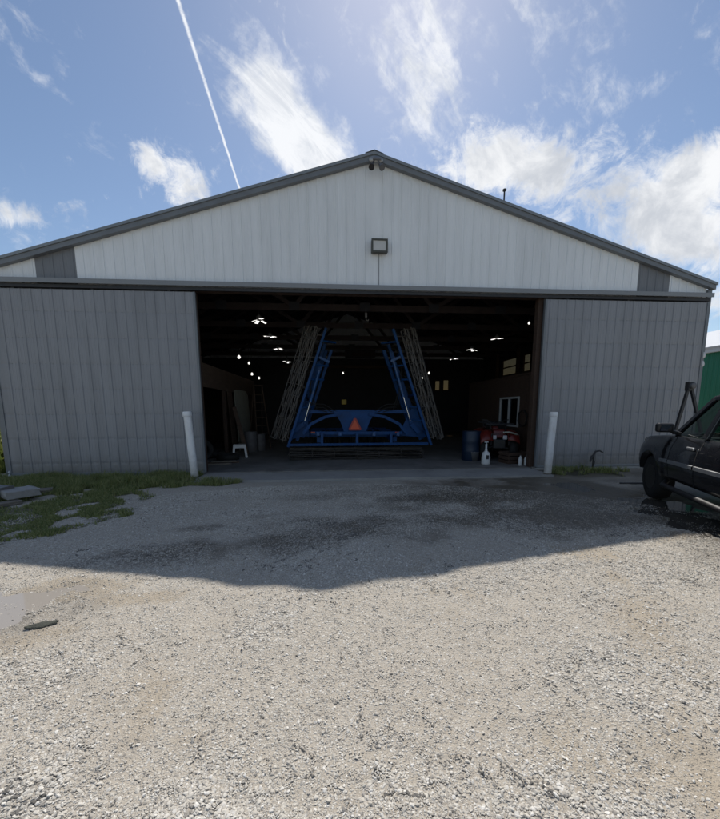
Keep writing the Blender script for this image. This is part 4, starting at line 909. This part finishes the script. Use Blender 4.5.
# greenhouse
A0, A1, Bx0, Bx1, C0, C1 = (-.62,.86,1.215), (-1.22,.665,1.80), (-1.56,.885,1.215), (-1.60,.675,1.82), (-2.75,.88,1.215), (-2.65,.665,1.79)
rows_ = []
for k in range(13):
    t = k/12; x = -1.18-1.51*t; zc = 1.80+.065*math.sin(math.pi*(.12+.76*t))**.8-.02*t; yy = .655+.015*math.sin(math.pi*t)
    rows_.append([(x, yy*u, zc+.05*(1-u*u)-.025*abs(u)**6) for u in np.linspace(-1,1,15)])
mb = MB(); mb.grid(rows_); o = mb.build('cab_roof', M['black_paint'], tk); o.modifiers.new('s','SOLIDIFY').thickness = -.035
for s in (-1,1):
    def q(p, dy=0): return Vector((p[0], s*(p[1]+dy), p[2]))
    for nm, a, b, w in (('a_pillar',A0,A1,.10), ('b_pillar',Bx0,Bx1,.13), ('c_pillar',C0,C1,.20)):
        mb = MB(); mb.beam(q(a), q(b), .05, w, (1,0,0)) ; mb.build('pillar', M['black_paint'], tk, bevel=.012)
    mb = MB(); mb.beam(q(A1), q(Bx1), .06, .06); mb.beam(q(Bx1), q(C1), .06, .06); mb.build('roof_rail', M['black_paint'], tk, bevel=.012)
    for nm, pts in (('front', (A0,Bx0,Bx1,A1)), ('rear', (Bx0,C0,C1,Bx1))):
        mb = MB(); mb.add([q(p,-.004) for p in pts], [(0,1,2,3)]); mb.build('side_window', M['car_glass'], tk)
    # door seams, trim strip, handles, step
    for x in (-.74,-1.56,-2.62):
        mb = MB(); g = []
        for k in range(9):
            u = .03+.96*k/8; z = .5+.70*u; g.append([(x-.006, s*(yh(x,u)+.002), z),(x+.006, s*(yh(x,u)+.002), z)])
        mb.grid(g); mb.build('door_seam', M['rubber'], tk)
    for x0, x1 in ((-.50,-.72),(-.76,-1.54),(-1.58,-2.60),(-2.64,-3.38)):
        mb = MB(); g = []
        for k in range(9):
            x = x0+(x1-x0)*k/8; z = .775-.012*x; u = (z-.5)/.7; g.append([(x,s*(yh(x,u)-.01),z+.035),(x,s*(yh(x,u)+.016),z+.026),(x,s*(yh(x,u)+.016),z-.026),(x,s*(yh(x,u)-.01),z-.035)])
        mb.grid(g, False); mb.build('side_trim', M['chrome_dull'], tk)
    for x in (-1.38,):
        mb = MB(); mb.box((x,s*(yh(x,.8)+.025),1.06),(.20,.035,.045)); mb.build('door_handle', M['chrome_dull'], tk, bevel=.012)
    mb = MB(); mb.tube([(-.56,s*.90,.42),(-.68,s*.99,.375),(-2.9,s*.99,.375),(-3.05,s*.90,.42)], .042, 12); mb.build('running_board', M['black_plastic'], tk)
    # mirror
    mb = MB(); mb.tube([(-.86,s*.90,1.25),(-.88,s*1.05,1.30)], .028, 8); mr_ = mb.build('mirror_arm', M['black_plastic'], tk)
    mb = MB(); mb.box((-.88,s*1.13,1.35),(.12,.23,.15)); mb.build('wing_mirror', M['black_plastic'], tk, bevel=.04, segs=3)
    mb = MB(); mb.box((-.948,s*1.13,1.35),(.012,.16,.095), Matrix.Rotation(s*R(16),3,'Z') @ Matrix.Rotation(R(-10),3,'Y')); mb.build('mirror_glass', M['chrome'], tk)
    for c in (0,-WB):
        w = MB(); w.lathe([(.22,-.12),(.33,-.135),(.39,-.11),(.405,-.05),(.405,.05),(.39,.11),(.33,.135),(.22,.12)], (c,s*.815,.405), 36, 'y'); ty = w.build('tyre', M['rubber'], tk)
        w = MB(); w.lathe([(.225,s*.125),(.215,s*.10),(.205,s*.05),(.06,s*.09),(.055,s*.12),(.001,s*.125)], (c,s*.815,.405), 30, 'y'); w.build('rim', M['rim'], ty)
        w = MB()
        for k in range(6):
            an = 2*math.pi*k/6; w.beam((c+.05*math.cos(an),s*.925,.405+.05*math.sin(an)),(c+.205*math.cos(an),s*.915,.405+.205*math.sin(an)),.05,.03,(0,1,0))
        w.build('spoke', M['rim'], ty)
        g = []
        for k in range(15):
            a = math.pi*k/14; g.append([(c-.5*math.cos(a), s*yv, .42+.5*math.sin(a)) for yv in (.55,.86)])
        mb = MB(); mb.grid(g); mb.build('wheel_well', M['black_plastic'], tk)
def qq(p): return Vector(p)
mb = MB(); mb.add([(A0[0]-.0,-.84,1.22),(A0[0],.84,1.22),(A1[0],.65,1.80),(A1[0],-.65,1.80)], [(0,1,2,3)]); mb.build('windscreen', M['car_glass'], tk)
mb = MB(); mb.add([(C0[0],-.84,1.24),(C0[0],.84,1.24),(C1[0],.64,1.78),(C1[0],-.64,1.78)], [(0,1,2,3)]); mb.build('rear_window', M['car_glass'], tk)
mb = MB(); mb.b2((-1.05,-.82,1.0),(-.70,.82,1.20)); mb.b2((-.76,-.86,1.17),(-.62,.86,1.225)); mb.build('dashboard', M['black_plastic'], tk, bevel=.03)
for (x, y) in ((-1.5,.42),(-1.5,-.42),(-2.35,.42),(-2.35,-.42)):
    mb = MB(); mb.box((x,y,.85),(.5,.5,.16)); mb.box((x-.27,y,1.14),(.14,.46,.5)); mb.box((x-.30,y,1.47),(.09,.26,.16)); mb.build('seat', M['grille'], tk, bevel=.04)
mb = MB(); ring = [(-1.0+.06*math.sin(2*math.pi*k/20),.42+.19*math.cos(2*math.pi*k/20),1.22+.18*math.sin(2*math.pi*k/20)) for k in range(21)]; mb.tube(ring, .014, 6, caps=False); mb.build('steering_wheel', M['rubber'], tk)
# place: the left front wheel stands at this ground point
WP = Vector((4.80,-3.38,0)); fwd = Vector((math.cos(TH), math.sin(TH), 0)); lft = Vector((-math.sin(TH), math.cos(TH), 0))
tk.location = WP-lft*.93; tk.rotation_euler = (0, R(1.0)*0, TH)
tk.location.z = -.01

# A-frame hoist behind the pickup
p = at(690, 383, -1.0); t = empty('hoist_frame', (p.x,-1.0,0), 0, 'black steel A shaped hoist frame standing behind the pickup', 'hoist frame')
h = p.z; mb = MB(); mb.box((0,0,h-.08),(.15,.12,.22)); mb.build('head_block', M['dark_steel'], t, bevel=.015)
w = MB(); w.lathe([(.03,-.03),(.075,-.03),(.06,0),(.075,.03),(.03,.03)], (0,-.08,h-.07), 16, 'y'); w.build('sheave', M['drum_grey'], t)
for (x0, y0) in ((-.52,-.05), (.80,-.05)):
    l = MB(); l.beam((x0*.06,y0*.05,h-.12),(x0,y0,0), .058, .058, (0,1,0)); l.build('leg', M['dark_steel'], t); f = MB(); f.box((x0,y0,.01),(.18,.18,.02)); f.build('foot_plate', M['dark_steel'], t)

# ------------------------------------------------------------------ GREEN BUILDING to the right
gb = empty('green_building', (15.6,-2,0), 0, 'green metal building with pale eave trim beyond the shed on the right', 'building')
mb = MB(); ribbed(mb, 0, 26, 0, 4.12, 0, sgn=-1, swap=True); mb.build('side_wall', M['green_wall'], gb)
for y in (0, 26):
    mb = MB(); mb.prism([(0,0),(11,0),(11,4.12),(5.5,5.9),(0,4.12)], 'y', y-.02, y+.02); mb.build('end_wall', M['green_wall'], gb)
mb = MB(); mb.b2((10.98,0,0),(11.02,26,4.12)); mb.build('side_wall', M['green_wall'], gb)
mb = MB(); mb.add([(-.25,-.2,4.30),(5.5,-.2,6.08),(5.5,26.2,6.08),(-.25,26.2,4.30),(-.25,-.2,4.25),(5.5,-.2,6.03),(5.5,26.2,6.03),(-.25,26.2,4.25)], [(0,1,2,3),(4,7,6,5),(0,4,5,1),(3,2,6,7),(0,3,7,4)])
mb.add([(11.25,-.2,4.30),(5.5,-.2,6.08),(5.5,26.2,6.08),(11.25,26.2,4.30),(11.25,-.2,4.25),(5.5,-.2,6.03),(5.5,26.2,6.03),(11.25,26.2,4.25)], [(0,1,2,3),(4,7,6,5),(0,4,5,1),(3,2,6,7),(0,3,7,4)]); mb.build('roof', M['white_trim'], gb)
mb = MB(); mb.b2((-.20,-.15,4.06),(-.03,26.15,4.26)); mb.build('eave_trim', M['white_trim'], gb)

# far-off wood along the horizon on the left
x = -260+rng.random(16000)*330; y = 150+rng.random(16000)*40; hh = 5+5*fbm(x*.05, y*.05, 3, 500)*1.6
lz = rng.random(16000)*hh
P = []; nq = len(x); a = rng.random(nq)*6.28; s_ = .5+.6*rng.random(nq); tl = rng.normal(0,.5,nq)
u = np.stack([np.cos(a),np.sin(a),tl],-1)*s_[:,None]; v_ = np.stack([-np.sin(a)*.4,np.cos(a)*.4,np.ones(nq)],-1)*s_[:,None]*.7; c_ = np.stack([x,y,lz],-1)
Vq = np.stack([c_-u, c_+v_, c_+u, c_-v_], 1).reshape(-1,3); Fq = np.arange(nq*4).reshape(-1,4)
o = numpy_mesh('far_wood', Vq, Fq, leaf_material('wood_leaf', (.03,.05,.014), (.07,.10,.03)), {'tint': np.repeat(rng.random(nq),4)}); tag(o, 'dark green wood far off along the horizon', 'wood', kind='stuff')

# ------------------------------------------------------------------ CAMERA
cd = bpy.data.cameras.new('camera'); cam = bpy.data.objects.new('camera', cd); COL.objects.link(cam)
cd.sensor_fit = 'HORIZONTAL'; cd.sensor_width = 36; cd.lens = 36*FPX/720
cd.shift_y = (CY-409.5)/720; cd.clip_start = .05; cd.clip_end = 3000
mw = Matrix((( _r.x,_u.x,-_fw.x,CAM.x),(_r.y,_u.y,-_fw.y,CAM.y),(_r.z,_u.z,-_fw.z,CAM.z),(0,0,0,1))); cam.matrix_world = mw
SC.camera = cam

# ------------------------------------------------------------------ LIGHT
SUN = Vector((.158,.82,1.)).normalized(); EL = math.asin(SUN.z); AZ = math.atan2(SUN.x, SUN.y)
sd = bpy.data.lights.new('sun', 'SUN'); sd.energy = 4.15; sd.angle = R(.53); sd.color = (1,.955,.89)
so = bpy.data.objects.new('sun', sd); COL.objects.link(so); so.rotation_euler = (-SUN).to_track_quat('-Z','Y').to_euler()
wd = bpy.data.worlds.new('World'); SC.world = wd; wd.use_nodes = True
N, L = wd.node_tree.nodes, wd.node_tree.links; bg = N['Background']; bg.inputs['Strength'].default_value = .095
sky = N.new('ShaderNodeTexSky'); sky.sky_type = 'NISHITA'; sky.sun_disc = False; sky.sun_elevation = EL; sky.sun_rotation = AZ; sky.air_density = 1.0; sky.dust_density = .35; sky.ozone_density = 1.2; sky.altitude = 200
tc = N.new('ShaderNodeTexCoord'); D = tc.outputs['Generated']
def wm(op, a, b=None, c=None):
    x = N.new('ShaderNodeMath'); x.operation = op
    for i, s in enumerate((a, b, c)):
        if s is None: continue
        if isinstance(s, (int, float)): x.inputs[i].default_value = s
        else: L.new(s, x.inputs[i])
    return x.outputs[0]
def wdot(v):
    x = N.new('ShaderNodeVectorMath'); x.operation = 'DOT_PRODUCT'; L.new(D, x.inputs[0]); x.inputs[1].default_value = v; return x.outputs['Value']
def wrange(s, a, b, lo, hi, smooth=True):
    r = N.new('ShaderNodeMapRange'); r.interpolation_type = 'SMOOTHSTEP' if smooth else 'LINEAR'; L.new(s, r.inputs[0]); r.inputs[1].default_value = a; r.inputs[2].default_value = b; r.inputs[3].default_value = lo; r.inputs[4].default_value = hi; return r.outputs[0]
def wnoise(vec, s, d=9, rg=.6, dist=0.):
    n = N.new('ShaderNodeTexNoise'); n.inputs['Scale'].default_value = s; n.inputs['Detail'].default_value = d; n.inputs['Roughness'].default_value = rg; n.inputs['Distortion'].default_value = dist; L.new(vec, n.inputs['Vector']); return n.outputs['Fac']
def combine(a, b, c):
    x = N.new('ShaderNodeCombineXYZ'); L.new(a, x.inputs[0]); L.new(b, x.inputs[1]); L.new(c, x.inputs[2]); return x.outputs[0]
def cblob(px, py, rx, ry, ang, k):
    """soft cloud body round a sky direction; radii in photo pixels"""
    c = ray(px, py); a = (ray(px+10*math.cos(ang), py+10*math.sin(ang))-c); sa = a.length/10; a.normalize(); b = c.cross(a); sb = (ray(px-10*math.sin(ang), py+10*math.cos(ang))-c).length/10
    u = wm('MULTIPLY', wdot(a), 1/(rx*sa)); v = wm('MULTIPLY', wdot(b), 1/(ry*sb))
    u0 = c.dot(a)/(rx*sa); u = wm('SUBTRACT', u, u0); q = wm('ADD', wm('MULTIPLY', u, u), wm('MULTIPLY', v, v))
    front = wrange(wdot(c), .3, .6, 0, 1)
    return wm('MULTIPLY', wm('MULTIPLY', wm('EXPONENT', wm('MULTIPLY', q, -1.)), front), k)
def total(lst):
    t = lst[0]
    for s in lst[1:]: t = wm('ADD', t, s)
    return t
# cumulus
cum = total([cblob(*a) for a in [(176,180,38,24,.25,1.05), (150,158,15,16,0,.8), (15,214,42,17,.3,.9), (530,168,72,38,.15,1.6), (480,165,34,22,0,.7), (618,188,26,11,-.35,.5), (668,205,62,38,-.55,1.5), (712,165,30,26,0,.8), (700,240,75,24,.2,.95), (740,300,70,40,0,.8), (600,270,120,12,.3,.45), (410,188,45,18,.2,.5)]])
n1 = wm('ADD', wm('MULTIPLY', wnoise(D, 6.5, 12, .7, .5), .55), wm('MULTIPLY', wnoise(D, 17, 10, .7, .9), .45))
dens_c = wrange(wm('ADD', cum, wm('MULTIPLY', wm('SUBTRACT', n1, .5), 4.8)), .3, 1.25, 0, .98)
# cirrus, combed along a slanting direction
c0 = ray(330, 110); ax = (ray(380,180)-ray(270,50)).normalized(); ax = (ax-c0*ax.dot(c0)).normalized(); bx = c0.cross(ax)
cv = combine(wm('MULTIPLY', wdot(ax), .26), wdot(bx), wm('MULTIPLY', wdot(c0), .6))
n2 = wnoise(cv, 16, 10, .62, .6)
cir = total([cblob(*a) for a in [(275,105,66,36,.95,.85), (300,140,60,40,.6,.7), (335,172,62,26,.4,.7), (262,70,60,30,.9,.35), (430,40,70,75,.9,.62), (420,100,45,50,.9,.35), (545,110,120,30,-.45,.28), (640,90,120,16,-.45,.28), (560,20,90,25,-.4,.25)]])
n3 = wnoise(D, 22, 10, .65, .3)
dens_r = wrange(wm('ADD', cir, wm('ADD', wm('MULTIPLY', wm('SUBTRACT', n2, .5), 2.1), wm('MULTIPLY', wm('SUBTRACT', n3, .5), 2.0))), .2, 1.35, 0, .95)
# general thin clouds elsewhere in the sky
n4 = wnoise(D, 3.2, 10, .6, .4); up = wrange(wdot(Vector((0,1,0))), -.1, .45, 1, 0)
dens_g = wm('MULTIPLY', wrange(n4, .5, .68, 0, .9), up)
# contrail: a thin band along a great circle
pA, pB = ray(176,-6), ray(241,193); nrm = pA.cross(pB).normalized(); mid = (pA+pB).normalized(); tan = (pB-pA).normalized()
tpos = wdot(tan); wob = wm('MULTIPLY', wm('SUBTRACT', wnoise(D, 45, 6, .75), .5), .005)
off = wm('ABSOLUTE', wm('ADD', wdot(nrm), wob)); wid = wrange(tpos, pA.dot(tan), pB.dot(tan), .0048, .0028, False)
tr = wrange(wm('DIVIDE', off, wid), .15, 1., 1, 0); gate = wm('MULTIPLY', wrange(wdot(mid), .5, .8, 0, 1), wrange(wnoise(D, 70, 6, .75), .32, .6, .55, 1))
dens_t = wm('MULTIPLY', wm('MULTIPLY', tr, gate), .9)
def wmix(f, a, b):
    x = N.new('ShaderNodeMix'); x.data_type = 'RGBA'; L.new(f, x.inputs[0])
    for i, s in ((6,a),(7,b)):
        if isinstance(s, tuple): x.inputs[i].default_value = (*s,1)
        else: L.new(s, x.inputs[i])
    return x.outputs[2]
shade = wrange(wm('ADD', wnoise(D, 9, 10, .62, .4), wm('MULTIPLY', dens_c, -.16)), .22, .52, 0, 1)
cloud_c = wmix(shade, (5.5,5.8,6.3), (8.75,8.85,9.0))
colr = wmix(dens_r, sky.outputs[0], wmix(wrange(wnoise(cv, 26, 10, .68, .8), .36, .6, 0, 1), (6.9,7.2,7.7), (8.8,8.95,9.2))); colr = wmix(dens_g, colr, (8.2,8.4,8.7)); colr = wmix(dens_c, colr, cloud_c); colr = wmix(dens_t, colr, (9.0,9.2,9.5))
L.new(colr, bg.inputs['Color'])

SC.view_settings.view_transform = 'Standard'; SC.view_settings.look = 'None'; SC.view_settings.exposure = 0.21; SC.view_settings.gamma = 1; SC.view_settings.use_curve_mapping = False
SC.render.engine = 'CYCLES'; SC.cycles.max_bounces = 8; SC.cycles.use_denoising = True
SC.cycles.transparent_max_bounces = 12
